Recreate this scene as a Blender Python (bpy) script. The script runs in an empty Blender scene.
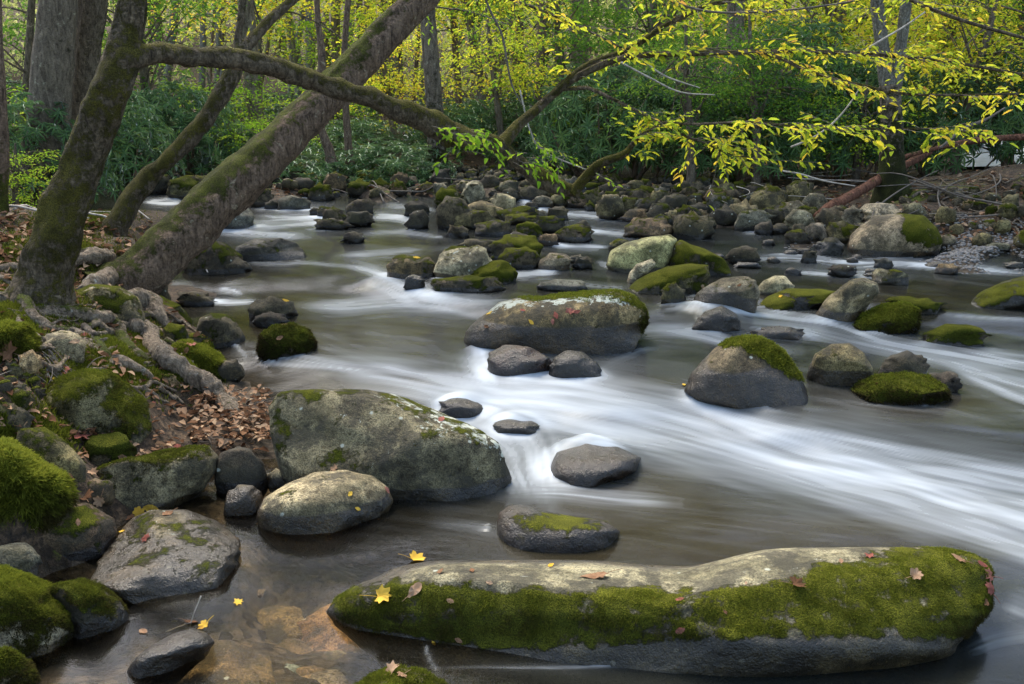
import bpy, bmesh, math, random
import numpy as np
from mathutils import Vector
from mathutils.bvhtree import BVHTree
random.seed(7); RNG = np.random.default_rng(7)
sc = bpy.context.scene
COL = sc.collection
# ------------------------------------------------------------------ camera
CAM_H = 1.6; F = 963.0; PITCH = math.atan((342-92)/F)
cam_d = bpy.data.cameras.new("camera"); cam = bpy.data.objects.new("camera", cam_d); COL.objects.link(cam)
cam.location = (0, 0, CAM_H); cam.rotation_euler = (math.pi/2-PITCH, 0, 0)
cam_d.sensor_width = 36; cam_d.lens = 36*F/1024; cam_d.clip_end = 1000; cam_d.clip_start = .05
sc.camera = cam
CP, SP = math.cos(PITCH), math.sin(PITCH)
FWD = np.array([0, CP, -SP]); RGT = np.array([1., 0, 0]); UPV = np.array([0, SP, CP]); CPOS = np.array([0, 0, CAM_H])
def ray(px, py): return FWD + (px-512)/F*RGT - (py-342)/F*UPV
def atY(px, py, Y):
    d = ray(px, py); return CPOS + d*(Y/d[1])
def project(P):
    P = np.asarray(P, float) - CPOS; z = np.maximum(P@FWD, 1e-3)
    return np.stack([512+F*(P@RGT)/z, 342-F*(P@UPV)/z], -1)
def pxsize(p): return float((np.asarray(p)-CPOS)@FWD)/F      # metres per pixel at p
# ------------------------------------------------------------------ noise
_pr = np.random.default_rng(3).permutation(256); _pr = np.concatenate([_pr, _pr, _pr])
_g = np.random.default_rng(4).normal(size=(256, 3)); _g /= np.linalg.norm(_g, axis=1)[:, None]
def noise(P):
    P = np.asarray(P, float); i = np.floor(P).astype(int); f = P-i; u = f*f*f*(f*(f*6-15)+10); i &= 255
    out = 0
    for dx in (0, 1):
        for dy in (0, 1):
            for dz in (0, 1):
                h = _pr[_pr[_pr[(i[..., 0]+dx) & 255]+((i[..., 1]+dy) & 255)]+((i[..., 2]+dz) & 255)]
                d = (_g[h]*(f-np.array([dx, dy, dz]))).sum(-1)
                w = (u[..., 0] if dx else 1-u[..., 0])*(u[..., 1] if dy else 1-u[..., 1])*(u[..., 2] if dz else 1-u[..., 2])
                out = out + w*d
    return out*1.6
def fbm(P, o=4, s=2.03, g=.5):
    P = np.asarray(P, float); a = 1; t = 0; n = 0
    for k in range(o): t = t + a*noise(P+k*17.3); n += a; a *= g; P = P*s
    return t/n
def sst(a, b, x):
    t = np.clip((x-a)/(b-a), 0, 1); return t*t*(3-2*t)
# ------------------------------------------------------------------ mesh helpers
def mesh_np(name, V, faces, attrs=None, smooth=True, mats=()):
    """faces: list of int arrays (n,k)"""
    me = bpy.data.meshes.new(name); V = np.asarray(V, np.float32)
    me.vertices.add(len(V)); me.vertices.foreach_set("co", V.ravel())
    faces = [np.asarray(f) for f in faces if len(f)]
    nl = sum(f.size for f in faces); npoly = sum(len(f) for f in faces)
    me.loops.add(nl); me.loops.foreach_set("vertex_index", np.concatenate([f.ravel() for f in faces]).astype(np.int32))
    me.polygons.add(npoly)
    tot = np.concatenate([np.full(len(f), f.shape[1]) for f in faces]); st = np.concatenate([[0], np.cumsum(tot)[:-1]])
    me.polygons.foreach_set("loop_start", st.astype(np.int32)); me.polygons.foreach_set("loop_total", tot.astype(np.int32))
    me.polygons.foreach_set("use_smooth", np.full(npoly, smooth))
    for k, a in (attrs or {}).items():
        at = me.attributes.new(k, 'FLOAT', 'POINT'); at.data.foreach_set("value", np.asarray(a, np.float32).ravel())
    me.update(calc_edges=True); me.validate()
    for m in mats: me.materials.append(m)
    return me
def link(name, me, parent=None, loc=None):
    o = bpy.data.objects.new(name, me); COL.objects.link(o)
    if parent: o.parent = parent
    if loc is not None: o.location = tuple(float(v) for v in loc)
    return o
def tag(o, label=None, cat=None, group=None, kind=None):
    if label: o["label"] = label
    if cat: o["category"] = cat
    if group: o["group"] = group
    if kind: o["kind"] = kind
    return o
def thing(name, loc, label, cat, group=None):
    o = bpy.data.objects.new(name, None); COL.objects.link(o); o.location = tuple(float(v) for v in loc); o.empty_display_size = .1
    return tag(o, label, cat, group)
def catmull(P, n):
    P = np.asarray(P, float); m = len(P)
    Q = np.vstack([2*P[0]-P[1], P, 2*P[-1]-P[-2]])
    t = np.linspace(0, m-1-1e-6, n); i = t.astype(int); f = (t-i)[:, None]
    a, b, c, d = Q[i], Q[i+1], Q[i+2], Q[i+3]
    return .5*((2*b)+(-a+c)*f+(2*a-5*b+4*c-d)*f*f+(-a+3*b-3*c+d)*f**3)
def tube(P, R, sides=10, seg=None, rough=0, rs=3.0, flare=0, ridges=0, lump=0, seed=0):
    """P (n,3), R (n,) -> V, [F], normals"""
    n = seg or max(len(P)*6, 8)
    C = catmull(np.hstack([np.asarray(P, float), np.asarray(R, float)[:, None]]), n); r = np.maximum(C[:, 3], 1e-4); C = C[:, :3]
    T = np.gradient(C, axis=0); T /= np.linalg.norm(T, axis=1)[:, None]+1e-9
    N = np.zeros_like(T); a = np.cross(T[0], [0.3, 1, .2]); N[0] = a/np.linalg.norm(a)
    for k in range(1, n):
        v = N[k-1]-T[k]*(N[k-1]@T[k]); N[k] = v/(np.linalg.norm(v)+1e-9)
    B = np.cross(T, N); th = np.linspace(0, 2*np.pi, sides, endpoint=False)
    dirs = N[:, None]*np.cos(th)[None, :, None]+B[:, None]*np.sin(th)[None, :, None]
    rr = r[:, None]*np.ones((1, sides)); base = C[:, None]+dirs*rr[..., None]
    if lump: rr = rr*(1+lump*fbm(base*rs*.35+seed, 2))
    if rough: rr = rr*(1+rough*fbm(base*rs+seed, 3))
    if ridges: rr = rr*(1+ridges*noise(np.stack([np.cos(th)[None]*2.2+0*rr, np.sin(th)[None]*2.2+0*rr, np.linspace(0, n/25, n)[:, None]+0*rr], -1)+seed))
    V = (C[:, None]+dirs*rr[..., None]).reshape(-1, 3)
    k = np.arange(n-1)[:, None]*sides; j = np.arange(sides)[None]; j2 = (j+1) % sides
    Fq = np.stack([k+j, k+j2, k+sides+j2, k+sides+j], -1).reshape(-1, 4)
    V = np.vstack([V, C[0], C[-1]]); j = np.arange(sides); j2 = (j+1) % sides
    F1 = np.stack([j2, j, np.full(sides, n*sides)], -1); e = (n-1)*sides
    F2 = np.stack([e+j, e+j2, np.full(sides, n*sides+1)], -1)
    Nn = np.vstack([dirs.reshape(-1, 3), -T[:1], T[-1:]])
    return V, Fq, np.vstack([F1, F2]), Nn
class Acc:
    """collects arrays of one mesh"""
    def __init__(s): s.V = []; s.Q = []; s.T = []; s.A = {}; s.n = 0
    def add(s, V, Q=None, T=None, **A):
        if Q is not None and len(Q): s.Q.append(np.asarray(Q)+s.n)
        if T is not None and len(T): s.T.append(np.asarray(T)+s.n)
        s.V.append(V); s.n += len(V)
        for k, a in A.items(): s.A.setdefault(k, []).append(np.broadcast_to(np.asarray(a, float), (len(V),)))
    def mesh(s, name, mats, origin=(0, 0, 0), smooth=True):
        V = np.vstack(s.V)-np.asarray(origin)
        fs = ([np.vstack(s.Q)] if s.Q else [])+([np.vstack(s.T)] if s.T else [])
        return mesh_np(name, V, fs, {k: np.concatenate(a) for k, a in s.A.items()}, smooth, mats)
# leaf clouds: points, direction, normal, length -> folded six-vertex leaves
LEAF = np.array([[0, 0, 0], [-.5, .3, .12], [-.38, .7, .1], [0, 1, 0], [.38, .7, .1], [.5, .3, .12]])
def unit(v): return v/(np.linalg.norm(v, axis=-1, keepdims=True)+1e-9)
def leaves(acc, P, D, Nn, L, W=.45, lv=None, curl=0.0):
    n = len(P); D = unit(D); X = unit(np.cross(D, Nn)); Z = np.cross(X, D)
    L = np.broadcast_to(L, (n,)); W = np.broadcast_to(W, (n,))
    t = LEAF[None]
    V = P[:, None]+(X[:, None]*(t[..., :1]*(L*W)[:, None, None])+D[:, None]*(t[..., 1:2]*L[:, None, None])
        + Z[:, None]*((t[..., 2:3]-curl*t[..., 1:2]**2)*L[:, None, None]))
    o = (np.arange(n)*6)[:, None]
    Q = np.vstack([o+np.array([[0, 3, 2, 1]]), o+np.array([[0, 5, 4, 3]])])
    lv = RNG.random(n) if lv is None else lv
    acc.add(V.reshape(-1, 3), Q, None, lv=np.repeat(lv, 6))
def rdir(n): return unit(RNG.normal(size=(n, 3)))
# ------------------------------------------------------------------ stream surface
def _line(pts):                      # x -> y line in world (z = 0)
    Q = []
    for px, py in pts:
        d = ray(px, py); t = -CAM_H/d[2]; q = CPOS+d*t; Q.append((q[0], q[1]))
    Q.sort(); return np.array(Q)
STEPS = [(_line([(-60, 320), (180, 345), (260, 358), (330, 376), (480, 392), (600, 400), (690, 402), (800, 425), (900, 436), (1100, 462)]), .10, .62),
         (_line([(-60, 300), (200, 299), (340, 296), (460, 318), (560, 340), (640, 332), (740, 318), (850, 322), (1100, 352)]), .055, .5),
         (_line([(-60, 238), (210, 232), (340, 262), (480, 270), (620, 262), (740, 262), (830, 262), (1100, 280)]), .035, .7),
         (_line([(-60, 215), (280, 216), (400, 214), (540, 222), (640, 222), (760, 222), (1100, 235)]), .035, 1.0),
         (_line([(-60, 192), (280, 192), (400, 190), (520, 202), (640, 212), (1100, 220)]), .05, 1.2)]
def W0(x, y):
    z = .006*np.maximum(0, y-4)
    for L, h, w in STEPS:
        yl = np.interp(x, L[:, 0], L[:, 1]); z = z+h*sst(yl-w, yl, y)
    return z
def march(px, py, S, tmax=90):
    d = ray(px, py); t = np.geomspace(1.2, tmax, 900); P = CPOS+d*t[:, None]
    s = P[:, 2]-S(P[:, 0], P[:, 1]); k = np.argmax(s < 0)
    if not (s < 0).any(): return P[-1]
    if k == 0: return P[0]
    a = s[k-1]/(s[k-1]-s[k]); return P[k-1]*(1-a)+P[k]*a
BUMPS = []
for (px, py, hw, hy, h) in [(590, 455, .20, .16, .085), (512, 424, .12, .1, .05), (458, 405, .12, .1, .05), (718, 316, .22, .2, .09),
                            (440, 283, .15, .14, .03), (375, 283, .16, .15, .05), (600, 415, .3, .12, .03), (760, 440, .3, .1, .03), (830, 320, .3, .2, .04)]:
    p = march(px, py, W0); BUMPS.append((p[0], p[1], hw, hy, h))
def Wf(x, y):
    z = W0(x, y)
    for bx, by, hw, hy, h in BUMPS: z = z+h*np.exp(-((x-bx)/hw)**2-((y-by)/hy)**2)
    return z
# ------------------------------------------------------------------ terrain
TC = []
for px, py, dz in [
    (0, 300, .5), (45, 296, .47), (110, 288, .36), (150, 305, .2), (190, 335, .09), (160, 358, .26), (90, 345, .42), (20, 345, .52), (0, 385, .52), (100, 405, .3),
    (225, 385, .03), (235, 425, .07), (215, 445, .08), (265, 440, .0), (0, 450, .42), (60, 470, .22), (130, 470, .12), (30, 520, .14), (0, 560, .1), (200, 495, .0),
    (160, 530, -.03), (120, 560, -.05), (60, 600, -.06), (20, 684, -.05), (100, 650, -.12), (200, 640, -.12), (220, 560, -.08), (300, 620, -.2), (300, 560, -.14), (240, 500, -.1), (360, 560, -.25),
    (400, 540, -.25), (500, 600, -.35), (512, 684, -.4), (700, 530, -.2), (900, 600, -.4), (1024, 684, -.4), (1024, 520, -.4), (600, 450, -.35), (800, 450, -.4), (450, 480, -.3),
    (350, 330, -.3), (240, 372, -.12), (268, 380, -.1), (292, 378, -.15), (250, 388, -.01), (205, 330, -.06), (250, 330, -.15), (600, 300, -.3), (850, 300, -.3), (1060, 330, -.25), (400, 240, -.25), (300, 240, -.2), (210, 290, -.15), (175, 275, -.05), (170, 290, .02),
    (120, 240, .3), (60, 240, .5), (0, 235, .6), (130, 218, .12), (150, 240, .05), (180, 250, -.1), (90, 215, .4), (0, 210, .6),
    (160, 203, -.12), (190, 192, -.12), (175, 197, -.15), (205, 187, -.08), (150, 192, -.08), (230, 184, -.02), (240, 192, -.1), (270, 186, .1), (300, 184, .12), (370, 186, .12), (430, 184, .14), (460, 190, .04), (330, 196, -.08), (390, 197, -.08), (280, 194, -.1), (420, 205, -.1), (430, 225, -.15), (350, 205, -.15),
    (340, 215, -.2), (450, 215, -.12), (500, 212, -.06), (520, 240, .0), (480, 262, -.02), (500, 193, -.1), (560, 200, -.1), (600, 225, -.12), (560, 250, -.12), (620, 190, .0), (560, 182, .1), (500, 181, .1),
    (640, 205, .05), (690, 222, .05), (640, 185, .14), (720, 195, .14), (760, 222, .04), (820, 232, .05), (800, 198, .15), (850, 212, .12), (900, 205, .24), (850, 250, -.08), (750, 245, -.1), (700, 250, -.15),
    (945, 238, .07), (955, 252, .05), (990, 248, .06), (1024, 243, .08), (1060, 250, .1), (1024, 266, -.02), (930, 262, -.08), (1000, 275, -.15), (960, 218, .2), (1024, 208, .26), (940, 183, .36), (1024, 168, .5)]:
    p = march(px, py, lambda x, y: Wf(x, y)+dz); TC.append((p[0], p[1], p[2]))
TC += [(-7, 1, 1.1), (-7, 4, 1.3), (-9, 8, 1.5), (-14, 12, 1.6), (-3.5, 1.6, .5), (-3, -1, .3), (5, 1, -.4), (9, 3, -.3), (13, 7, .0), (12, 11, 1.1), (16, 13, 1.6), (0, 0, -.35), (2, 0.5, -.4), (-1, 1.2, -.2)]
TC = np.array(TC)
def uv(x, y): y = np.maximum(y, -1.5)+2.0; return x/(y+.5)*1.3, np.log(y)
TU, TV = uv(TC[:, 0], TC[:, 1])
def hill(x, y):
    return .80+.03*(y-16)+.17*np.maximum(0, y-26)+.03*np.abs(x)+.2*noise(np.stack([x*.12, y*.12, 0*x], -1))
def Tf(x, y, detail=True):
    x = np.asarray(x, float); y = np.asarray(y, float); sh = x.shape; x = x.ravel(); y = y.ravel()
    u, v = uv(x, y); z = np.empty(len(x))
    for a in range(0, len(x), 20000):
        s = slice(a, a+20000); d = (u[s, None]-TU)**2+(v[s, None]-TV)**2
        w = 1/(d+2e-5)**2; z[s] = (w@TC[:, 2])/w.sum(1)
    b = sst(15.5, 21, y); z = z*(1-b)+hill(x, y)*b
    k = 1-b
    if detail:
        z = z+(.035+.05*b)*fbm(np.stack([x*2.2, y*2.2, 0*x], -1), 3)+.012*noise(np.stack([x*11, y*11, 0*x], -1))
    return z.reshape(sh)
def Sf(x, y): return np.maximum(Wf(x, y), Tf(x, y))
def ground(px, py): return march(px, py, Sf)
# ------------------------------------------------------------------ materials
class NT:
    def __init__(s, name):
        s.m = bpy.data.materials.new(name); s.m.use_nodes = True; s.t = s.m.node_tree; s.t.nodes.clear(); s.m.cycles.emission_sampling = 'NONE'
        s.out = s.n('ShaderNodeOutputMaterial')
    def n(s, ty, **kw):
        x = s.t.nodes.new(ty)
        for k, v in kw.items():
            if hasattr(x, k): setattr(x, k, v)
        return x
    def put(s, sock, v):
        if isinstance(v, bpy.types.NodeSocket): s.t.links.new(v, sock)
        elif v is not None:
            if isinstance(v, (tuple, list)) and len(v) == 3 and len(sock.default_value) == 4: v = (*v, 1)
            sock.default_value = v
    def math(s, op, a, b=None, c=None, clamp=False):
        x = s.n('ShaderNodeMath', operation=op); x.use_clamp = clamp; s.put(x.inputs[0], a); s.put(x.inputs[1], b)
        if c is not None: s.put(x.inputs[2], c)
        return x.outputs[0]
    def mix(s, f, a, b):
        x = s.n('ShaderNodeMix', data_type='RGBA'); s.put(x.inputs[0], f); s.put(x.inputs[6], a); s.put(x.inputs[7], b); return x.outputs[2]
    def mul(s, a, b):
        x = s.n('ShaderNodeMix', data_type='RGBA', blend_type='MULTIPLY'); s.put(x.inputs[0], 1.0); s.put(x.inputs[6], a); s.put(x.inputs[7], b); return x.outputs[2]
    def ramp(s, f, stops):
        x = s.n('ShaderNodeValToRGB'); e = x.color_ramp.elements
        while len(e) < len(stops): e.new(.5)
        for q, (p, c) in zip(e, stops): q.position = p; q.color = (*c, 1) if len(c) == 3 else c
        s.put(x.inputs[0], f); return x.outputs[0]
    def smooth(s, v, a, b, lo=0., hi=1.):
        x = s.n('ShaderNodeMapRange', interpolation_type='SMOOTHSTEP'); s.put(x.inputs[0], v); s.put(x.inputs[1], a); s.put(x.inputs[2], b); s.put(x.inputs[3], lo); s.put(x.inputs[4], hi); return x.outputs[0]
    def noise(s, co, scale, detail=4, rough=.6, dist=0):
        x = s.n('ShaderNodeTexNoise'); s.put(x.inputs['Vector'], co); s.put(x.inputs['Scale'], scale); s.put(x.inputs['Detail'], detail); s.put(x.inputs['Roughness'], rough); s.put(x.inputs['Distortion'], dist); return x.outputs[0]
    def voro(s, co, scale, feat='F1', out=0):
        x = s.n('ShaderNodeTexVoronoi', feature=feat); s.put(x.inputs['Vector'], co); s.put(x.inputs['Scale'], scale); return x.outputs[out]
    def attr(s, name): return s.n('ShaderNodeAttribute', attribute_name=name).outputs['Fac']
    def co(s, offs=True):
        c = s.n('ShaderNodeTexCoord').outputs['Object']
        if offs:
            r = s.n('ShaderNodeObjectInfo').outputs['Random']; m = s.math('MULTIPLY', r, 37.0)
            v = s.n('ShaderNodeVectorMath', operation='ADD'); s.put(v.inputs[0], c); cb = s.n('ShaderNodeCombineXYZ'); s.put(cb.inputs[0], m); s.put(cb.inputs[1], m); s.put(v.inputs[1], cb.outputs[0]); c = v.outputs[0]
        return c
    def scaleco(s, c, sx, sy, sz):
        v = s.n('ShaderNodeVectorMath', operation='MULTIPLY'); s.put(v.inputs[0], c); v.inputs[1].default_value = (sx, sy, sz); return v.outputs[0]
    def bump(s, h, strength=1, dist=.01, normal=None):
        x = s.n('ShaderNodeBump'); s.put(x.inputs['Height'], h); s.put(x.inputs['Strength'], strength); s.put(x.inputs['Distance'], dist)
        if normal is not None: s.put(x.inputs['Normal'], normal)
        return x.outputs[0]
    def bsdf(s, col, rough=.8, normal=None, spec=.5, **kw):
        x = s.n('ShaderNodeBsdfPrincipled'); s.put(x.inputs['Base Color'], col); s.put(x.inputs['Roughness'], rough); s.put(x.inputs['Specular IOR Level'], spec)
        if normal is not None: s.put(x.inputs['Normal'], normal)
        return x.outputs[0]
    def mixs(s, f, a, b):
        x = s.n('ShaderNodeMixShader'); s.put(x.inputs[0], f); s.t.links.new(a, x.inputs[1]); s.t.links.new(b, x.inputs[2]); return x.outputs[0]
    def done(s, sh): s.t.links.new(sh, s.out.inputs['Surface']); return s.m
def rock_material():
    n = NT('river_stone'); c = n.co()
    tint = n.mul(n.n('ShaderNodeObjectInfo').outputs['Color'], (1.0, .90, .66))
    n1 = n.noise(c, 6, 5, .65); n2 = n.noise(c, 38, 4, .7); n3 = n.noise(c, 170, 3, .7)
    v = n.smooth(n1, .36, .66, .38, 1.55); base = n.n('ShaderNodeVectorMath', operation='SCALE'); n.put(base.inputs[0], tint); n.put(base.inputs[3], v); base = base.outputs[0]
    base = n.mul(base, n.ramp(n2, [(.34, (.42, .38, .32)), (.5, (1, 1, 1)), (.66, (1.15, 1.1, 1.0))]))
    base = n.mul(base, n.ramp(n3, [(.36, (.35, .35, .35)), (.5, (1, 1, 1)), (.64, (1.5, 1.5, 1.5))]))
    # rusty / olive film
    film = n.smooth(n.noise(c, 3.1, 4, .6, .5), .48, .68); base = n.mix(n.math('MULTIPLY', film, .45), base, (.07, .062, .028))
    st = n.smooth(n.noise(c, 4.5, 6, .72, .3), .50, .58); base = n.mix(n.math('MULTIPLY', st, .72), base, (.035, .032, .022))
    # lichen
    lf = n.noise(c, 21, 6, .68, .8); la = n.attr('lich')
    lm = n.smooth(n.math('ADD', n.math('MULTIPLY', lf, 1.0), n.math('MULTIPLY', la, .32)), .76, .82)
    vd = n.voro(c, 17); vc_ = n.n('ShaderNodeSeparateColor'); n.put(vc_.inputs[0], n.voro(c, 17, out=1)); sp = n.math('MULTIPLY', n.smooth(n.math('ADD', vd, n.math('MULTIPLY', n3, .25)), .30, .22), n.smooth(n.math('ADD', vc_.outputs[0], n.math('MULTIPLY', la, .25)), .86, .88)); lm = n.math('MAXIMUM', lm, n.math('MULTIPLY', sp, .8))
    lc = n.mix(n.noise(c, 5), (.30, .34, .28), (.50, .50, .42)); base = n.mix(lm, base, lc)
    # wetness (a real film of water near the stream)
    wa = n.attr('wet'); wet = n.smooth(n.math('ADD', wa, n.math('MULTIPLY', n.math('SUBTRACT', n1, .5), .7)), .4, .6)
    wetcol = n.mul(base, (.24, .205, .165))
    base = n.mix(wet, base, wetcol)
    rough = n.math('SUBTRACT', .85, n.math('MULTIPLY', wet, n.math('ADD', .34, n.math('MULTIPLY', n2, .4))))
    # moss
    ma = n.attr('moss'); mn = n.noise(c, 13, 8, .78); mm = n.smooth(n.math('ADD', ma, n.math('MULTIPLY', n.math('ADD', n.math('SUBTRACT', mn, .5), n.math('MULTIPLY', n.math('SUBTRACT', n.noise(c, 5, 3), .5), .6)), 2.1)), .42, .62)
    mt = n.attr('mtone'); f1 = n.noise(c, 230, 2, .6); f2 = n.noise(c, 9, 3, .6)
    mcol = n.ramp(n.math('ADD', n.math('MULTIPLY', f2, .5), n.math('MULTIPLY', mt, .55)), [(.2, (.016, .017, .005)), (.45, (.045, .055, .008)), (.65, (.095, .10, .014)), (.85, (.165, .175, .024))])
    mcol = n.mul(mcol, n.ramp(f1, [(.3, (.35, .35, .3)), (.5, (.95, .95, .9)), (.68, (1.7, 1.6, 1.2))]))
    col = n.mix(mm, base, mcol); rough = n.math('MAXIMUM', rough, n.math('MULTIPLY', mm, .95))
    h = n.math('ADD', n.math('MULTIPLY', n2, .9), n.math('MULTIPLY', n3, .4)); h = n.math('ADD', h, n.math('MULTIPLY', mm, n.math('ADD', .5, n.math('MULTIPLY', f1, 1.3))))
    nm = n.bump(h, .9, .012)
    return n.done(n.bsdf(col, rough, nm, n.math('MULTIPLY', n.math('ADD', .3, n.math('MULTIPLY', wet, .3)), n.math('SUBTRACT', 1.0, n.math('MULTIPLY', mm, .85)))))
def bark_material(name, dark, light, mossc=(.075, .085, .012), ridge=8, mossy=1.0):
    n = NT(name); c = n.co(False); s = n.scaleco(c, 1, 1, .25)
    a = n.noise(s, ridge*4, 6, .7, .8); b = n.noise(c, 5, 4, .6); d = n.noise(c, 60, 4, .7)
    col = n.ramp(a, [(.32, dark), (.55, light), (.72, tuple(min(1, 1.5*x) for x in light))])
    col = n.mul(col, n.ramp(d, [(.3, (.5, .5, .5)), (.6, (1.1, 1.1, 1.1))]))
    pat = n.smooth(n.noise(c, 11, 5, .7, .4), .6, .68); col = n.mix(n.math('MULTIPLY', pat, .65), col, tuple(min(.5, x*2.4) for x in light))
    ma = n.attr('moss'); mm = n.smooth(n.math('ADD', n.math('MULTIPLY', ma, mossy), n.math('MULTIPLY', n.math('SUBTRACT', n.noise(c, 12, 8, .78), .5), 2.0)), .38, .62)
    f1 = n.noise(c, 150, 2, .6)
    mc = n.mul(n.mix(n.smooth(b, .35, .65), tuple(x*.4 for x in mossc), mossc), n.ramp(f1, [(.3, (.4, .4, .4)), (.7, (1.6, 1.6, 1.4))]))
    col = n.mix(mm, col, mc)
    h = n.math('ADD', a, n.math('MULTIPLY', mm, f1))
    return n.done(n.bsdf(col, .9, n.bump(n.math('ADD', n.math('MULTIPLY', h, 1.5), d), 1, .03), .2))
def leaf_material(name, stops, trans=.45, gloss=.0, rough=.5):
    n = NT(name); lv = n.attr('lv'); r = n.n('ShaderNodeObjectInfo').outputs['Random']
    f = n.math('ADD', n.math('MULTIPLY', lv, .8), n.math('MULTIPLY', r, .2)); col = n.ramp(f, stops)
    d = n.n('ShaderNodeBsdfDiffuse'); n.put(d.inputs[0], col); t = n.n('ShaderNodeBsdfTranslucent'); n.put(t.inputs[0], col)
    sh = n.mixs(trans, d.outputs[0], t.outputs[0])
    if gloss:
        g = n.n('ShaderNodeBsdfGlossy'); n.put(g.inputs['Roughness'], rough); n.put(g.inputs[0], (.8, .85, .9)); lw = n.n('ShaderNodeFresnel'); n.put(lw.inputs[0], 1.4)
        sh = n.mixs(n.math('MULTIPLY', lw.outputs[0], gloss, clamp=True), sh, g.outputs[0])
    return n.done(sh)
def ground_material():
    n = NT('forest_floor'); c = n.co(False)
    a = n.noise(c, 3, 6, .7); b = n.noise(c, 30, 5, .7); v = n.voro(c, 22, out=1)
    col = n.ramp(b, [(.3, (.012, .009, .006)), (.5, (.038, .026, .015)), (.7, (.075, .052, .03))])
    lit = n.attr('litter'); vc = n.n('ShaderNodeSeparateColor'); n.put(vc.inputs[0], v)
    lcol = n.ramp(vc.outputs[0], [(0, (.04, .024, .014)), (.5, (.11, .065, .036)), (1, (.2, .13, .075))])
    col = n.mix(n.math('MULTIPLY', lit, n.smooth(b, .4, .6)), col, lcol)
    ms = n.attr('moss'); mm = n.smooth(n.math('ADD', ms, n.math('MULTIPLY', n.math('SUBTRACT', n.noise(c, 9, 6, .7), .5), 1.2)), .4, .6)
    mc = n.mul(n.mix(a, (.05, .065, .008), (.15, .17, .015)), n.ramp(n.noise(c, 120, 2), [(.3, (.35, .35, .35)), (.7, (1.6, 1.6, 1.3))]))
    col = n.mix(mm, col, mc)
    bed = n.attr('bed'); peb = n.voro(c, 26); pc = n.voro(c, 26, out=1); pcs = n.n('ShaderNodeSeparateColor'); n.put(pcs.inputs[0], pc)
    pcol = n.ramp(pcs.outputs[1], [(0, (.03, .022, .013)), (.5, (.09, .065, .035)), (1, (.17, .13, .085))]); pcol = n.mul(pcol, n.ramp(peb, [(.0, (1, 1, 1)), (.6, (.5, .5, .5))]))
    col = n.mix(bed, col, pcol)
    h = n.math('ADD', b, n.math('MULTIPLY', a, 1.0)); 
    return n.done(n.bsdf(col, .85, n.bump(h, 1, .04), .3))
def water_material():
    n = NT('stream_water'); c = n.co(False)
    foam = n.attr('foam'); murk = n.attr('murk'); warm = n.attr('warm')
    s = n.scaleco(c, .35, 2.2, 1)
    fn = n.noise(s, 3.2, 5, .6, .4)
    fo = n.math('MULTIPLY', foam, n.smooth(fn, .3, .7, .95, 1.05), clamp=True)
    mcol = n.mix(warm, (.011, .015, .015), (.026, .020, .009)); mcol = n.mul(mcol, n.ramp(fn, [(.3, (.8, .8, .8)), (.7, (1.15, 1.15, 1.15))]))
    d = n.n('ShaderNodeBsdfDiffuse'); n.put(d.inputs[0], n.mix(fo, mcol, (.70, .77, .84)))
    tr = n.n('ShaderNodeBsdfTransparent'); n.put(tr.inputs[0], n.mix(murk, (.93, .87, .72), (.5, .42, .3)))
    op = n.math('ADD', murk, n.math('MULTIPLY', fo, 1.4), clamp=True)
    body = n.mixs(op, tr.outputs[0], d.outputs[0])
    g = n.n('ShaderNodeBsdfGlossy'); n.put(g.inputs[0], (.52, .54, .55)); n.put(g.inputs['Roughness'], n.math('ADD', .15, n.math('MULTIPLY', fo, .5)))
    rip = n.noise(n.scaleco(c, .6, 1.6, 1), 5, 4, .6, .6); n.put(g.inputs['Normal'], n.bump(rip, .07, .03))
    fr = n.n('ShaderNodeFresnel'); n.put(fr.inputs[0], 1.33); n.put(fr.inputs[1], n.bump(rip, .07, .03))
    return n.done(n.mixs(n.math('MULTIPLY', fr.outputs[0], n.math('SUBTRACT', 1.0, n.math('MULTIPLY', fo, .7))), body, g.outputs[0]))
def simple(name, col, rough=.8, var=.4, scale=20, spec=.3):
    n = NT(name); c = n.co(); a = n.noise(c, scale, 4, .65)
    k = n.ramp(a, [(.3, tuple(x*(1-var) for x in col)), (.7, tuple(min(1, x*(1+var)) for x in col))])
    return n.done(n.bsdf(k, rough, n.bump(a, .6, .01), spec))
M_ROCK = rock_material()
M_BARK_MOSS = bark_material('mossy_bark', (.045, .034, .022), (.20, .155, .10), mossc=(.135, .118, .02))
M_BARK_RED = bark_material('brown_bark', (.06, .04, .026), (.26, .18, .12), mossc=(.12, .13, .018))
M_BARK_GREY = bark_material('grey_bark', (.075, .058, .04), (.25, .20, .14), ridge=5, mossc=(.06, .065, .015))
M_BARK_PALE = bark_material('pale_bark', (.10, .09, .065), (.27, .25, .19), mossc=(.10, .11, .03), mossy=.6)
M_ROOT = bark_material('root_bark', (.085, .062, .042), (.31, .245, .175), mossc=(.10, .12, .014))
M_TWIG = simple('twig_bark', (.12, .10, .08)); M_TWIG_PALE = simple('bleached_twig', (.36, .32, .27)); M_REDWOOD = bark_material('rotten_red_wood', (.07, .03, .018), (.22, .10, .06), ridge=5, mossc=(.08, .09, .02))
M_YELLOW = leaf_material('autumn_yellow_leaf', [(0, (.20, .32, .04)), (.35, (.44, .54, .04)), (.65, (.70, .64, .05)), (.88, (.76, .52, .06)), (1, (.5, .24, .07))], .55)
M_LIME = leaf_material('lime_leaf', [(0, (.14, .30, .02)), (.6, (.30, .46, .04)), (1, (.5, .5, .05))], .5)
M_GREEN = leaf_material('forest_green_leaf', [(0, (.05, .13, .02)), (.6, (.12, .24, .035)), (1, (.30, .38, .04))], .5)
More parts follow.
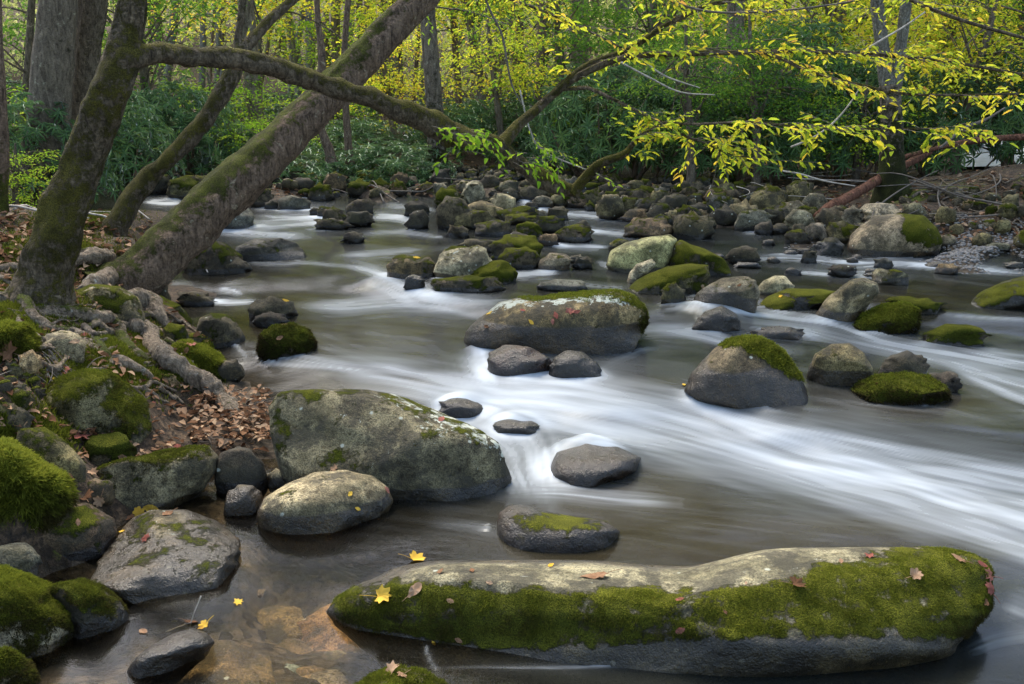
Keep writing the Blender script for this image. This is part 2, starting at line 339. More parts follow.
M_RHODO = leaf_material('leathery_evergreen_leaf', [(0, (.045, .095, .028)), (.5, (.10, .19, .06)), (.84, (.19, .29, .09)), (.92, (.40, .36, .05)), (1, (.52, .38, .05))], .38, .4, .5)
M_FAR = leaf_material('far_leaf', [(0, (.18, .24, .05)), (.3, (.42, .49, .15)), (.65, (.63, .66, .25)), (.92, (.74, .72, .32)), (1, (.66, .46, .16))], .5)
M_DEAD = leaf_material('dead_leaf', [(0, (.07, .035, .02)), (.35, (.17, .09, .05)), (.7, (.33, .21, .13)), (1, (.5, .36, .23))], .15)
M_GOLD = leaf_material('golden_leaf', [(0, (.62, .36, .05)), (1, (.72, .48, .08))], .2)
M_RED = leaf_material('red_leaf', [(0, (.20, .06, .045)), (1, (.38, .17, .13))], .2)
M_GROUND = ground_material(); M_WATER = water_material()
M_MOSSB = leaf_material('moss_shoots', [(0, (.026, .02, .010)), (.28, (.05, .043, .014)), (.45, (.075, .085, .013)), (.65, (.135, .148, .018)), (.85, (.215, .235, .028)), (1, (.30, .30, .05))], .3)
# ------------------------------------------------------------------ ground sheet and water sheet
def grid(y0, off, y1, rows, cols, k):
    ys = np.exp(np.linspace(math.log(y0+off), math.log(y1+off), rows))-off
    us = np.linspace(-1, 1, cols); Y = np.repeat(ys[:, None], cols, 1); X = us[None]*k*(Y+3.0)
    i = np.arange(rows-1)[:, None]*cols; j = np.arange(cols-1)[None]
    Q = np.stack([i+j, i+j+1, i+cols+j+1, i+cols+j], -1).reshape(-1, 4)
    return X.ravel(), Y.ravel(), Q
def pxmask(X, Y, Z, blobs):
    """soft ground patches: (px, py, rx, ry, strength) laid out on the ground where that pixel lands"""
    q = project(np.stack([X, Y, Z], -1)); m = np.zeros(len(X))
    for px, py, rx, ry, s in blobs: m = np.maximum(m, s*np.exp(-((q[:, 0]-px)/rx)**2-((q[:, 1]-py)/ry)**2))
    return m*(Y > .9)
X, Y, Q = grid(-2, 3.2, 120, 720, 420, .95); Z = Tf(X, Y)
Wz = Wf(X, Y)
moss = .30+.25*noise(np.stack([X*.9, Y*.9, 0*X], -1))
moss = np.maximum(moss, pxmask(X, Y, Z, [(30, 300, 60, 25, .9), (130, 340, 50, 25, .8), (190, 355, 30, 18, .9), (400, 180, 150, 8, .55), (500, 172, 70, 10, .5), (250, 182, 60, 8, .6), (20, 470, 60, 40, .95), (90, 215, 60, 14, .7), (430, 192, 60, 8, .8), (900, 195, 40, 12, .8), (960, 190, 60, 25, .5)]))
litter = .6+.3*noise(np.stack([X*.7, Y*.7, 0*X+5], -1)); bed = sst(.06, -.02, Z-Wz)*(Y < 24); moss = moss*(1-bed)
bed = np.maximum(bed, pxmask(X, Y, Z, [(1000, 252, 70, 12, 1.)]))
g = link('ground', mesh_np('ground', np.stack([X, Y, Z], -1), [Q], dict(moss=moss, litter=litter, bed=bed), True, [M_GROUND])); tag(g, kind='structure')
# ------------------------------------------------------------------ stones
_ico = {}
def ico(k):
    if k not in _ico:
        bm = bmesh.new(); bmesh.ops.create_icosphere(bm, subdivisions=k, radius=1)
        V = np.array([v.co for v in bm.verts]); T = np.array([[v.index for v in f.verts] for f in bm.faces]); bm.free(); _ico[k] = (V, T)
    return _ico[k]
ROCKV = []; ROCKT = []; _rn = [0]
HEROES = []   # (name for neighbours, px, py)
TINT = dict(dark=(.078, .068, .054), brown=(.15, .115, .08), grey=(.20, .19, .16), olive=(.15, .14, .085), pale=(.38, .36, .30), tan=(.36, .29, .20), slate=(.10, .107, .11), black=(.045, .041, .036))
def ell(x0, y0, x1, y1, rough=.07, skew=0, seed=0):
    r = np.random.default_rng(seed+int(x0*7+y0*13)); a = np.linspace(0, 2*np.pi, 20, endpoint=False)
    cx, w, h = (x0+x1)/2, (x1-x0)/2, (y1-y0); sk = r.uniform(-.3, .3) if not skew else skew
    P = []
    for t in a:
        c, s = math.cos(t), math.sin(t); k = 1+rough*r.normal()
        xx = w*np.sign(c)*abs(c)**.85*k; yy = (-h*.72*abs(s)**.85 if s > 0 else h*.28*abs(s)**.8)*k
        P.append((cx+xx+sk*w*max(0, s)*.6, y0+h*.72+yy))
    return P
def inpoly(poly, n=128):
    """dense resample of a closed outline"""
    P = np.array(poly, float); Q = np.vstack([P, P[:1]]); L = np.concatenate([[0], np.cumsum(np.linalg.norm(np.diff(Q, axis=0), axis=1))])
    s = np.linspace(0, L[-1], n*4, endpoint=False); return np.stack([np.interp(s, L, Q[:, 0]), np.interp(s, L, Q[:, 1])], -1)
def polar(P, c, a, nb=120, mode='max'):
    d = (P-c)*np.array([1, a]); th = np.arctan2(d[:, 1], d[:, 0]); r = np.hypot(d[:, 0], d[:, 1])
    b = ((th+np.pi)/(2*np.pi)*nb).astype(int) % nb; R = np.zeros(nb); np.maximum.at(R, b, r)
    z = np.where(R == 0)[0]; nz = np.where(R > 0)[0]
    if len(z): R[z] = np.interp(z, np.concatenate([nz-nb, nz, nz+nb]), np.tile(R[nz], 3))
    return R
def smoothc(R, k=2):
    for _ in range(k): R = (np.roll(R, 1)+2*R+np.roll(R, -1))/4
    return R
def stone(name, outline, label, cat='rock', tint='grey', moss=.3, mtone=.5, wet=.04, lich=0., depth=.75, sub=4, group=None, sink=.4, rough=.5, flat=False, mossf=None, base=None, anchor=None, facet=1.0, lichf=None, near=None, kind=None, zoff=0.):
    _rn[0] += 1; r = np.random.default_rng(100+_rn[0])
    P = np.array(outline, float); x0, y0 = P.min(0); x1, y1 = P.max(0); cx = (x0+x1)/2; cy = (y0+y1)/2+.05*(y1-y0); wpx, hpx = x1-x0, y1-y0
    S = base or Sf
    ax = anchor if anchor is not None else P[P[:, 1] > y1-.12*hpx][:, 0].mean()
    Gp = march(ax, y1, S); ps = pxsize(Gp); w = wpx*ps*.5; D = depth*min(w, max(hpx*ps*1.6, w*.35)); Hh = max(hpx*ps*.6, .02)
    V, T = ico(sub); V = V.copy(); V = np.sign(V)*np.abs(V)**.86; V /= (np.abs(V)**2.6).sum(1)[:, None]**(1/2.6)
    for _ in range(int(9*facet)):                         # worn facets
        n = unit(r.normal(size=3)); d = r.uniform(.72, .93); s = V@n; ex = np.maximum(s-d, 0); V -= n*(ex*.8)[:, None]
    V *= 1+.10*rough*fbm(V*1.3+r.random(3)*50, 2)[:, None]
    if flat: el = math.atan2(CAM_H-Gp[2], math.hypot(Gp[0], Gp[1])); D = hpx*ps*.5/math.sin(el)*.92; Hh = hpx*ps*.22; sink *= .35
    hd = np.array([Gp[0], Gp[1], 0]); hd /= np.linalg.norm(hd); rt = np.array([hd[1], -hd[0], 0])
    C = Gp+hd*D*.8; Wd = C+V[:, :1]*rt*w+V[:, 1:2]*hd*D+V[:, 2:]*np.array([0, 0, Hh])
    # outline fit
    a = wpx/max(hpx, 1); c = np.array([cx, cy]); D1 = inpoly(P)
    ext = D1.copy(); low = np.clip((ext[:, 1]-cy)/(y1-cy+1e-6), 0, 1); ext[:, 1] += low**1.5*hpx*sink
    Rt = smoothc(polar(ext, c, a), 1)
    Wd += (march(cx, min(cy+hpx*.3, y1), S)-march(cx, y1, S))*0
    dlt = project(Wd).mean(0)-c; Wd -= (dlt[0]*ps*rt) - np.array([0, 0, dlt[1]*ps])
    def px_move(Wd, Pn):                                  # move vertices across the view at fixed depth
        z = (Wd-CPOS)@FWD; return CPOS+FWD*z[:, None]+RGT*((Pn[:, 0]-512)/F*z)[:, None]-UPV*((Pn[:, 1]-342)/F*z)[:, None]
    for _ in range(4):
        Pp = project(Wd); Rc = smoothc(polar(Pp, c, a), 1); d = (Pp-c)*np.array([1, a]); th = (np.arctan2(d[:, 1], d[:, 0])+np.pi)/(2*np.pi)*120-.5
        i = np.floor(th).astype(int); f = th-i; k = Rt/Rc; s = k[i % 120]*(1-f)+k[(i+1) % 120]*f
        Wd = px_move(Wd, c+(Pp-c)*s[:, None])
    # slide along the line of sight until it meets the water or ground at its foot
    lo, hi = .6, 1.6
    sel = np.abs(project(Wd)[:, 0]-ax) < max(wpx*.12, 2.5)
    if sel.sum() < 4: sel = np.abs(project(Wd)[:, 0]-ax) < wpx*.4
    W_ = Wd[sel]
    for _ in range(14):
        m = (lo+hi)/2; Q_ = CPOS+(W_-CPOS)*m; up = Q_[:, 2] > S(Q_[:, 0], Q_[:, 1]); yy = project(Q_)[up, 1].max() if up.any() else -1
        if yy > y1+.3: lo = m
        else: hi = m
    k = (lo+hi)/2; k = min(max(k, .62), 1.55); Wd = CPOS+(Wd-CPOS)*k; size = w*k
    if zoff: Wd[:, 2] += zoff
    # surface relief
    org = Wd.mean(0); L = Wd-org; nn = unit(L/np.array([1, 1, .8])); seed = r.random(3)*80
    L += nn*((fbm(Wd*(2.2/max(size, .05))+seed, 4)*.05*size*rough+fbm(Wd*14+seed, 3)*.006*min(1, size*3)*rough)[:, None])
    Wd = L+org
    me0 = mesh_np(name, L, [T], None, True, [M_ROCK]); nz = np.zeros(len(L)*3, np.float32); me0.vertex_normals.foreach_get('vector', nz)
    N = nz.reshape(-1, 3)
    pj = project(Wd)
    if mossf is not None: ma = mossf(pj[:, 0], pj[:, 1], N, Wd)
    else: ma = np.clip((N[:, 2]*.55+.1+.35*fbm(Wd*(1.6/max(size, .1))+seed, 2))*.9+(moss-.5)*1.35, 0, 1)
    if moss <= 0.01 and mossf is None: ma = ma*0
    wl = Wf(Wd[:, 0], Wd[:, 1]); wt = np.clip(.5+(wl+wet-Wd[:, 2])/(.03+.1*wet)*.5, 0, 1) if wet > 0 else np.zeros(len(L))
    li = np.clip(lich*(.55+.6*N[:, 2]), 0, 1) if lichf is None else lichf(pj[:, 0], pj[:, 1])
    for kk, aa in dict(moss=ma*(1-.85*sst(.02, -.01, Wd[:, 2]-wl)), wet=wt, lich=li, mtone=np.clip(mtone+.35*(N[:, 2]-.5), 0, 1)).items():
        at = me0.attributes.new(kk, 'FLOAT', 'POINT'); at.data.foreach_set('value', np.ascontiguousarray(aa, np.float32))
    o = link(name, me0, None, org); tcol = TINT[tint] if isinstance(tint, str) else tint; v = r.uniform(.85, 1.15); o.color = (*[t*v*q for t, q in zip(tcol, (1, r.uniform(.94, 1.03), r.uniform(.88, 1.06)))], 1)
    tag(o, label, cat, group, kind)
    b = sum(len(v) for v in ROCKV); ROCKV.append(Wd); ROCKT.append(T+b)
    o['_px'] = 0; del o['_px']
    if near: HEROES.append((near, cx, y1))
    return o, Wd, ma, N
def moss_shoots(parent, Wd, T, ma, N, count, h=.014, thr=.5, tone=.5, seed=1, down=.0, w=.22, nm='moss'):
    r = np.random.default_rng(seed); A, B, Cc = Wd[T[:, 0]], Wd[T[:, 1]], Wd[T[:, 2]]; ar = np.linalg.norm(np.cross(B-A, Cc-A), axis=1); m = np.clip((ma[T].mean(1)-thr+.1)/.2, 0, 1)
    cen = (A+B+Cc)/3; view = (unit(CPOS-cen)*unit(np.cross(B-A, Cc-A))).sum(1); m = m*(view > -.35)
    pr = ar*m; 
    if pr.sum() <= 0: return None
    i = r.choice(len(T), count, p=pr/pr.sum()); u = r.random((count, 2)); fl = u.sum(1) > 1; u[fl] = 1-u[fl]
    P = A[i]+(B-A)[i]*u[:, :1]+(Cc-A)[i]*u[:, 1:]; n = unit(N[T[i, 0]]); cl = fbm(P*22, 2)
    P = P+n*(.006*np.clip(cl, -.3, 1))[:, None]
    D = unit(n+.55*r.normal(size=(count, 3))+np.array([0, 0, .25-down])); L = h*r.uniform(.5, 1.4, count)*(1+.5*cl)
    X = unit(np.cross(D, r.normal(size=(count, 3))))*(L*w*.5)[:, None]; tip = P+D*L[:, None]+np.array([0, 0, -1])*(L*.25)[:, None]
    V = np.stack([P-X, P+X, tip], 1).reshape(-1, 3); Tt = np.arange(count*3).reshape(-1, 3)
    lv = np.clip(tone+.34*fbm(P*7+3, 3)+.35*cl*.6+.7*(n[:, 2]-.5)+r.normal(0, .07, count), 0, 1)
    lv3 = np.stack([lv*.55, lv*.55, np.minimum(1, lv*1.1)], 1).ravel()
    org = np.array(parent.location) if parent is not None else np.zeros(3)
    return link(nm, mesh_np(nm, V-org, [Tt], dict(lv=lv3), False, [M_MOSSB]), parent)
# ------------------------------------------------------------------ boulders traced one by one
def fpoly(x): return np.asarray(x, float)
# the long front boulder: bare grey strip along the top and left end, moss on its front and right
def front_moss(px, py, N, Wd):
    top = np.interp(px, [330, 360, 420, 480, 560, 640, 700, 760, 800, 850, 900, 990], [575, 585, 576, 590, 590, 586, 590, 580, 568, 556, 545, 540])
    nz = 9*fbm(np.stack([px/26, py/14, 0*px], -1), 4)
    m = sst(-9, 10, py+nz-top); low = np.interp(px, [330, 420, 440, 560, 800, 1000], [628, 640, 646, 648, 636, 640]); m = m*sst(12, -8, py+nz*.8-low)
    return m*sst(328, 352, px+.3*(640-py))*(.74+.40*fbm(np.stack([px/17, py/12, 0*px+7], -1), 4))
front, fW, fM, fN = stone('boulder', [(326, 612), (336, 598), (358, 585), (396, 567.5), (426, 561.6), (480, 560), (550, 559.6), (600, 561), (658, 565), (687, 566), (714, 562.5), (735, 556), (755, 552), (793, 547.6), (850, 547), (900, 547), (935, 548.5), (967, 553), (985, 561.6), (993, 575), (994, 595), (988, 613), (967, 630), (947, 644), (900, 650), (812, 655), (724, 661), (646, 666), (558, 670), (480, 674), (437, 674), (400, 658), (360, 638), (335, 624)],
    'long log-shaped grey boulder with green moss along its front, at the bottom of the photo', 'boulder', (.19, .19, .165), sub=6, wet=.13, lich=.30, depth=.5, mossf=front_moss, mtone=.55, rough=.22, anchor=620, facet=.2, near='long mossy front boulder', sink=.35)
F_T = ico(6)[1]
tone_px = project(fW)
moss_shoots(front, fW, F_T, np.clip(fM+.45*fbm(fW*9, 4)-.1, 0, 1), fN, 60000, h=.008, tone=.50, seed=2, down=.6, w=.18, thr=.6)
big2, bW, bM, bN = stone('boulder', [(270, 434), (269, 408), (279, 392), (308, 389), (361, 390), (390, 393.4), (426, 405), (455, 418), (479, 428.6), (499, 443), (511, 469), (512, 484), (500, 498), (475, 498), (455, 492), (414, 490), (360, 492), (310, 490), (285, 475), (274, 452)],
    'big dark slab-like boulder with white lichen spots and brown moss, slanting down beside the rapid', 'boulder', (.15, .15, .11), sub=6, wet=.05, lichf=lambda px, py: np.clip(.34+.8*np.exp(-((py-np.interp(px, [300, 400, 450, 500], [388, 396, 418, 450]))/7)**2)*sst(370, 400, px)+.35*np.exp(-((px-440)/35)**2-((py-425)/22)**2), 0, 1), moss=.44, mtone=.36, depth=.62, rough=.45, anchor=470, near='big lichen-spotted boulder', facet=.8)
stone('boulder', [(256, 513), (264, 498), (288, 483), (317, 472), (347, 469.6), (373, 475), (388, 487), (393, 502), (385, 516.5), (367, 524), (332, 533), (308, 534), (279, 530), (261, 522)],
    'rounded pale grey boulder with a dry top, just in front of the big lichen-spotted boulder', 'boulder', (.33, .32, .26), sub=5, wet=.075, lich=.25, moss=.22, mtone=.45, depth=.8, rough=.3, near='rounded pale grey boulder', facet=.3)
def _nop(): pass
def patch_moss(cx, cy, rx, ry, s=1., base=0.):
    return lambda px, py, N, Wd: np.clip(base+s*np.exp(-((px-cx)/rx)**2-((py-cy)/ry)**2), 0, 1)
stone('rock', [(497.6, 522), (500, 512), (508, 506), (522, 504.8), (544, 510.6), (576, 517), (606, 521), (620, 531), (614, 543), (590, 550), (560, 552), (530, 552), (505, 548), (498, 536)],
    'small wet dark rock with a bright moss patch, above the long front boulder', 'rock', (.10, .085, .07), sub=5, wet=.2, lich=.05, facet=.1, mossf=patch_moss(560, 522, 36, 13, .95, .05), mtone=.6, depth=.8, rough=.4, near='wet rock above the front boulder')
def centre_moss(px, py, N, Wd):
    edge = np.interp(px, [463, 500, 560, 600, 630, 650], [312, 303, 300, 298, 303, 318]); m = sst(7, -5, py-edge+5*fbm(np.stack([px/18, py/9, 0*px], -1), 3))*sst(480, 540, px)
    return np.clip(np.maximum(m*.7, .75*sst(628, 645, px+(py-320)*.3)*sst(350, 320, py)+.2*fbm(np.stack([px/14, py/10, 0*px+4], -1), 3)), 0, 1)
cen, cW, cM, cN = stone('boulder', [(463, 337), (466, 330), (478, 319), (499, 302), (522, 296.6), (544, 296.5), (582, 291.6), (617, 290), (635, 296), (646, 309), (647.5, 322), (636, 340), (623, 350), (597, 354), (559, 352), (518, 347), (490, 343), (470, 341)],
    'big rounded mid-stream boulder with brown wet flank, mossy rim and leaves on top', 'boulder', (.17, .145, .095), sub=6, wet=.16, lichf=lambda px, py: np.clip(.1+.9*np.exp(-((py-np.interp(px, [480, 520, 600, 640], [311, 301, 298, 302]))/7)**2), 0, 1), mossf=centre_moss, mtone=.6, depth=.62, rough=.3, near='big rounded mid-stream boulder', facet=.5)
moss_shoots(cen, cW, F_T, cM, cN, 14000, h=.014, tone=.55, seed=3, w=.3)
pyr, pW, pM, pN = stone('boulder', [(685, 386), (690, 376), (700, 363), (715, 348), (728, 340), (745, 336), (760, 338), (776, 345), (790, 360), (800, 376), (810, 392), (809, 405), (790, 407), (765, 407), (740, 405), (715, 399), (695, 391)],
    'pyramid-shaped dark boulder with a moss-covered peak, right of the big mid-stream boulder', 'boulder', (.135, .12, .095), sub=5, wet=.17, lich=.15, mossf=lambda px, py, N, Wd: np.clip(sst(10, -5, py-np.interp(px, [715, 740, 765, 800], [342, 348, 358, 378])+5*fbm(np.stack([px/12, py/9, 0*px], -1), 3))*.95, 0, 1), mtone=.65, depth=.8, rough=.55, near='pyramid-shaped boulder', facet=1.2)
moss_shoots(pyr, pW, ico(5)[1], pM, pN, 7000, h=.016, tone=.6, seed=4, w=.3)
R = stone
R('boulder', [(606, 262), (611, 250.5), (626, 242), (649, 237), (670, 234.5), (677, 239), (674, 255), (664, 266), (650, 273), (617, 273)], 'smooth pale green-grey boulder leaning on the mossy ones in mid-stream', 'boulder', (.34, .35, .24), moss=.28, mtone=.5, wet=.04, lich=.2, sub=5, rough=.25, facet=.3, near='smooth pale leaning boulder')
R('boulder', [(668, 262), (672, 245), (681, 239.5), (690, 244), (705, 249), (723, 258), (734, 270), (722, 274), (690, 274), (672, 272)], 'moss-topped boulder with one pale blue lichen patch, behind the smooth pale leaning boulder', 'boulder', 'dark', moss=.8, mtone=.6, wet=.05, lich=.55, sub=5, facet=.4)
R('rock', [(626, 280), (630, 272), (637, 264), (652, 259), (656, 264), (648, 273), (636, 281), (629, 283)], 'small pale oval rock wedged between two mossy boulders', 'rock', 'pale', moss=.1, wet=.03, sub=4, rough=.3, facet=.3)
R('boulder', [(625, 290), (632, 283), (646, 275), (667, 266.6), (690, 263.7), (708, 265), (711, 277), (706, 289), (682, 293), (646, 294)], 'low mossy boulder with white lichen flecks, in front of the smooth pale leaning boulder', 'boulder', 'olive', moss=.75, mtone=.5, wet=.05, lich=.5, sub=5, near='low mossy mid-stream boulder')
R('rock', ell(663, 284, 685, 301), 'small mossy stone at the foot of the low mossy mid-stream boulder', 'rock', 'olive', moss=.5, sub=3)
R('rock', ell(538, 279.5, 587, 290), 'flat dark stone barely above the water, above the big rounded mid-stream boulder', 'rock', 'slate', moss=.1, wet=.04, sub=4, near='flat dark stone')
R('boulder', [(690, 302), (697, 293), (705, 287), (722, 278), (746, 276), (755, 280), (760, 293), (755, 305), (728, 307), (700, 306)], 'grey wedge-shaped rock with wet dark side, left of the pale domed rock', 'boulder', 'grey', moss=.3, wet=.10, lich=.25, sub=5, near='grey wedge-shaped rock')
R('rock', [(756, 290), (763, 281), (775, 275.5), (785, 276), (794, 286), (790, 293), (760, 294)], 'pale domed rock, dry on top, behind the dark mossy flat rock', 'rock', 'pale', moss=.2, wet=.02, sub=4, rough=.3, facet=.3, near='pale domed rock')
dm, dW, dM, dN = R('boulder', [(757, 305), (768, 296), (788, 288.7), (820, 288.7), (838, 291.6), (832, 302), (812, 308.5), (783, 310), (762, 309)], 'dark flat boulder with a bright green moss top, beside the tilted grey boulder', 'boulder', 'black', moss=.78, mtone=.62, wet=.10, sub=5, near='dark flat moss-topped boulder')
R('boulder', [(815, 310), (832, 294), (850, 280), (864, 277.5), (877, 283), (879, 293), (868, 305), (852, 319), (835, 320), (820, 315)], 'tilted grey boulder with bare rough face, leaning towards the right', 'boulder', (.27, .25, .21), moss=.08, wet=.06, lich=.35, sub=5, rough=.8, near='tilted grey boulder')
r15, aW, aM, aN = R('boulder', [(850, 329), (862, 315), (882, 304.8), (905, 303), (919, 310), (918, 325), (903, 333), (870, 333)], 'rounded boulder thickly capped with bright moss, in front of the tilted grey boulder', 'boulder', 'dark', moss=.95, mtone=.6, wet=.06, sub=5, near='moss-capped boulder')
moss_shoots(r15, aW, ico(5)[1], aM, aN, 6000, h=.018, tone=.55, seed=5, w=.35)
R('rock', ell(884, 296, 943, 313.5), 'low mossy rock behind the moss-capped boulder', 'rock', 'dark', moss=.85, mtone=.45, sub=4)
R('rock', ell(924, 324.5, 981, 344), 'low dark moss-covered rock standing alone right of the moss-capped boulder', 'rock', 'dark', moss=.85, mtone=.42, sub=4, near='lone low mossy rock')
R('boulder', [(965, 305), (972, 298), (982, 291), (1002, 282), (1024, 276), (1048, 276), (1070, 290), (1062, 303), (1024, 307), (985, 308)], 'dark boulder with moss along its top, cut by the right edge of the photo', 'boulder', 'slate', moss=.62, mtone=.6, wet=.1, sub=5, near='dark right-edge boulder')
R('rock', ell(872, 268, 908, 284), 'small mossy rock half awash, below the big dry boulder on the right shore', 'rock', 'grey', moss=.55, mtone=.5, wet=.06, sub=4)
def dry_moss(px, py, N, Wd): return np.clip(.9*sst(-14, 10, (px-905)+(py-228)*-.6+16*fbm(np.stack([px/20, py/14, 0*px], -1), 3))*sst(256, 240, py), 0, 1)
R('boulder', [(846, 244), (851, 235), (862, 224), (876, 215.4), (900, 213), (923, 215.4), (937, 228), (943, 240), (938, 248), (911, 252), (894, 255), (870, 255), (850, 252)], 'big dry dome-shaped boulder on the right shore, half grey, half yellow-mossy', 'boulder', (.27, .25, .205), mossf=dry_moss, mtone=.52, wet=.05, lich=.15, sub=5, rough=.3, facet=.4, near='big dry dome-shaped boulder')
R('rock', ell(815, 238, 843, 254.5), 'round dark wet rock left of the big dry dome-shaped boulder', 'rock', 'black', moss=.3, wet=.12, sub=4)
R('rock', [(806, 374), (815, 354), (832, 344), (850, 343), (864, 352), (873, 368), (869, 382), (842, 385), (814, 383)], 'rounded olive-grey rock just right of the pyramid-shaped boulder', 'boulder', 'olive', moss=.35, mtone=.45, wet=.08, sub=5, near='olive-grey rock')
R('rock', ell(880, 353, 927, 381), 'small smooth dark rock behind the moss cushion rock', 'rock', 'black', moss=.15, wet=.05, sub=4)
r24, eW, eM, eN = R('rock', [(851, 391), (858, 382), (870, 377), (900, 373), (929, 376), (948, 388), (950, 399), (935, 404), (900, 404), (870, 400)], 'low rock cushioned all over with moss, right of the olive-grey rock', 'rock', 'dark', moss=1.0, mtone=.4, wet=.03, sub=5, near='moss cushion rock')
moss_shoots(r24, eW, ico(5)[1], eM, eN, 7000, h=.016, tone=.42, seed=6, w=.3)
R('rock', ell(929, 373, 959, 389), 'tiny dark rock at the right end of the moss cushion rock', 'rock', 'black', moss=.1, wet=.04, sub=3)
R('rock', [(547, 474), (556, 452), (585, 440), (617, 444.7), (641, 458), (636, 470), (611, 479), (588, 487), (560, 484)], 'wet brown rock with water sliding over it, in the middle of the rapid', 'rock', (.06, .042, .028), moss=0, wet=.35, sub=5, near='water-covered brown rock', rough=.35, facet=.2, depth=1.3)
R('rock', ell(492, 419, 541, 434), 'small dark rock under the veil of water, right of the big lichen-spotted boulder', 'rock', 'black', moss=0, wet=.3, sub=4)
R('rock', ell(440, 398, 482, 416), 'dark submerged rock where the water folds over, behind the big lichen-spotted boulder', 'rock', 'black', moss=0, wet=.3, sub=4)
R('rock', [(487, 372), (490, 352), (505, 345), (530, 347), (548, 357), (552, 368), (530, 374), (500, 376)], 'wet reddish rock under the left end of the big mid-stream boulder', 'rock', (.11, .06, .05), moss=0, wet=.3, sub=4)
R('rock', [(548, 372), (555, 357), (568, 350), (583, 352), (598, 364), (602, 374), (590, 378), (560, 377)], 'wet dark humped rock under the big rounded mid-stream boulder', 'rock', 'black', moss=0, wet=.3, sub=4)
R('rock', [(692, 326), (705, 311), (722, 306), (737, 314), (741, 327), (720, 331)], 'rounded rock veiled by falling water, above the pyramid-shaped boulder', 'rock', (.13, .11, .09), moss=0, wet=.3, sub=4, near='water-veiled rock')
R('rock', ell(752, 326, 806, 338), 'low brown rock awash below the dark flat moss-topped boulder', 'rock', 'brown', moss=0, wet=.3, sub=4)
R('rock', ell(404, 275, 424, 287), 'small dark rock with water breaking over it, left of the pale stranded boulder', 'rock', 'black', moss=0, wet=.3, sub=3)
# left side of the stream
l1, gW, gM, gN = R('rock', [(258, 348), (260, 335), (274, 326), (292, 323.5), (308, 330), (316, 342), (314, 353), (290, 357), (266, 355)], 'round rock wrapped in dark moss, alone in the water left of centre', 'boulder', 'dark', moss=1., mtone=.30, wet=.02, sub=5, near='round dark mossy rock', facet=.2)
moss_shoots(l1, gW, ico(5)[1], gM, gN, 9000, h=.014, tone=.30, seed=7, w=.3)
R('rock', [(196, 330), (200, 318), (211, 313), (226, 314), (236, 322), (246, 337), (245, 345), (222, 347), (203, 344)], 'dark humped rock at the bank foot, left of the round dark mossy rock', 'boulder', 'dark', moss=.55, mtone=.25, wet=.03, sub=5, near='dark humped bank rock')
R('rock', ell(248, 297, 297, 319), 'small dark rock with a fallen leaf, above the round dark mossy rock', 'rock', 'dark', moss=.3, mtone=.3, sub=4, near='small dark leafy rock')
R('rock', ell(256, 314, 288, 325), 'low wet stone tucked under the small dark leafy rock', 'rock', 'black', moss=.2, sub=3)
R('rock', ell(179, 292, 212, 306), 'low dark stone by the small fall, near the foot of the leaning trunk', 'rock', 'black', moss=.2, sub=3)
R('rock', [(181, 264), (190, 247), (205, 238), (225, 243), (243, 256), (243, 266), (225, 272), (195, 273)], 'dark mossy boulder in the water behind the leaning trunk', 'boulder', 'dark', moss=.6, mtone=.3, sub=5, near='dark boulder behind the leaning trunk')
R('rock', ell(208, 258, 248, 272.5), 'small dark rock in front of the dark boulder behind the leaning trunk', 'rock', 'black', moss=.2, sub=4)
R('rock', [(233, 256), (236, 247), (255, 239), (281, 238), (296, 243), (307, 255), (300, 260), (250, 260)], 'broad low dark slate boulder in the pool right of the leaning trunk', 'boulder', 'slate', moss=.35, mtone=.3, wet=.06, sub=5, near='broad low slate boulder')
R('rock', ell(209, 204, 252, 230), 'rounded dark rock touching the upper leaning trunk, white water at its foot', 'rock', 'slate', moss=.3, mtone=.4, sub=4, near='rounded rock by the trunk')
R('rock', ell(145, 281, 170, 302), 'dark rock jammed under the base of the leaning trunk', 'rock', 'dark', moss=.4, mtone=.3, sub=4)
# bank
bk1, hW, hM, hN = R('rock', [(40, 408), (45, 393), (56, 380), (85, 370), (108, 371), (130, 387), (149, 405), (153, 421), (130, 435), (97, 434), (59, 430)], 'large mossy bank boulder under the roots, bare grey stripe down its middle', 'boulder', (.19, .18, .13), moss=.68, mtone=.45, wet=0, lich=.2, sub=5, near='large mossy bank boulder', facet=.5)
moss_shoots(bk1, hW, ico(5)[1], hM, hN, 12000, h=.011, tone=.40, seed=8, w=.25)
bk2, iW, iM, iN = R('rock', [(96, 470), (117, 461.6), (152, 454), (187, 447), (208, 445.5), (218, 455.7), (215, 472), (205, 487), (170, 502), (132, 511), (108, 505), (98, 488)], 'blocky bank boulder with flat leaf-strewn top and mossy face, above the leafy brown boulder', 'boulder', (.17, .165, .125), moss=.55, mtone=.40, wet=.04, lich=.15, sub=5, near='blocky bank boulder', facet=1.2)
moss_shoots(bk2, iW, ico(5)[1], iM, iN, 12000, h=.010, tone=.38, seed=9, w=.25)
R('rock', ell(82, 432, 136, 469), 'round dark moss-covered stone between the two bank boulders', 'rock', 'dark', moss=.9, mtone=.3, wet=0, sub=5, near='round mossy bank stone')
R('rock', [(15, 442), (20, 429), (44, 427), (64, 440), (86, 463), (87, 481), (60, 478), (30, 468)], 'long olive boulder sloping right, left of the round mossy bank stone', 'boulder', 'olive', moss=.6, mtone=.35, wet=0, sub=5)
R('rock', ell(72, 478, 114, 501), 'small brown mossy stone wedged left of the blocky bank boulder', 'rock', 'brown', moss=.5, mtone=.3, wet=0, sub=4)
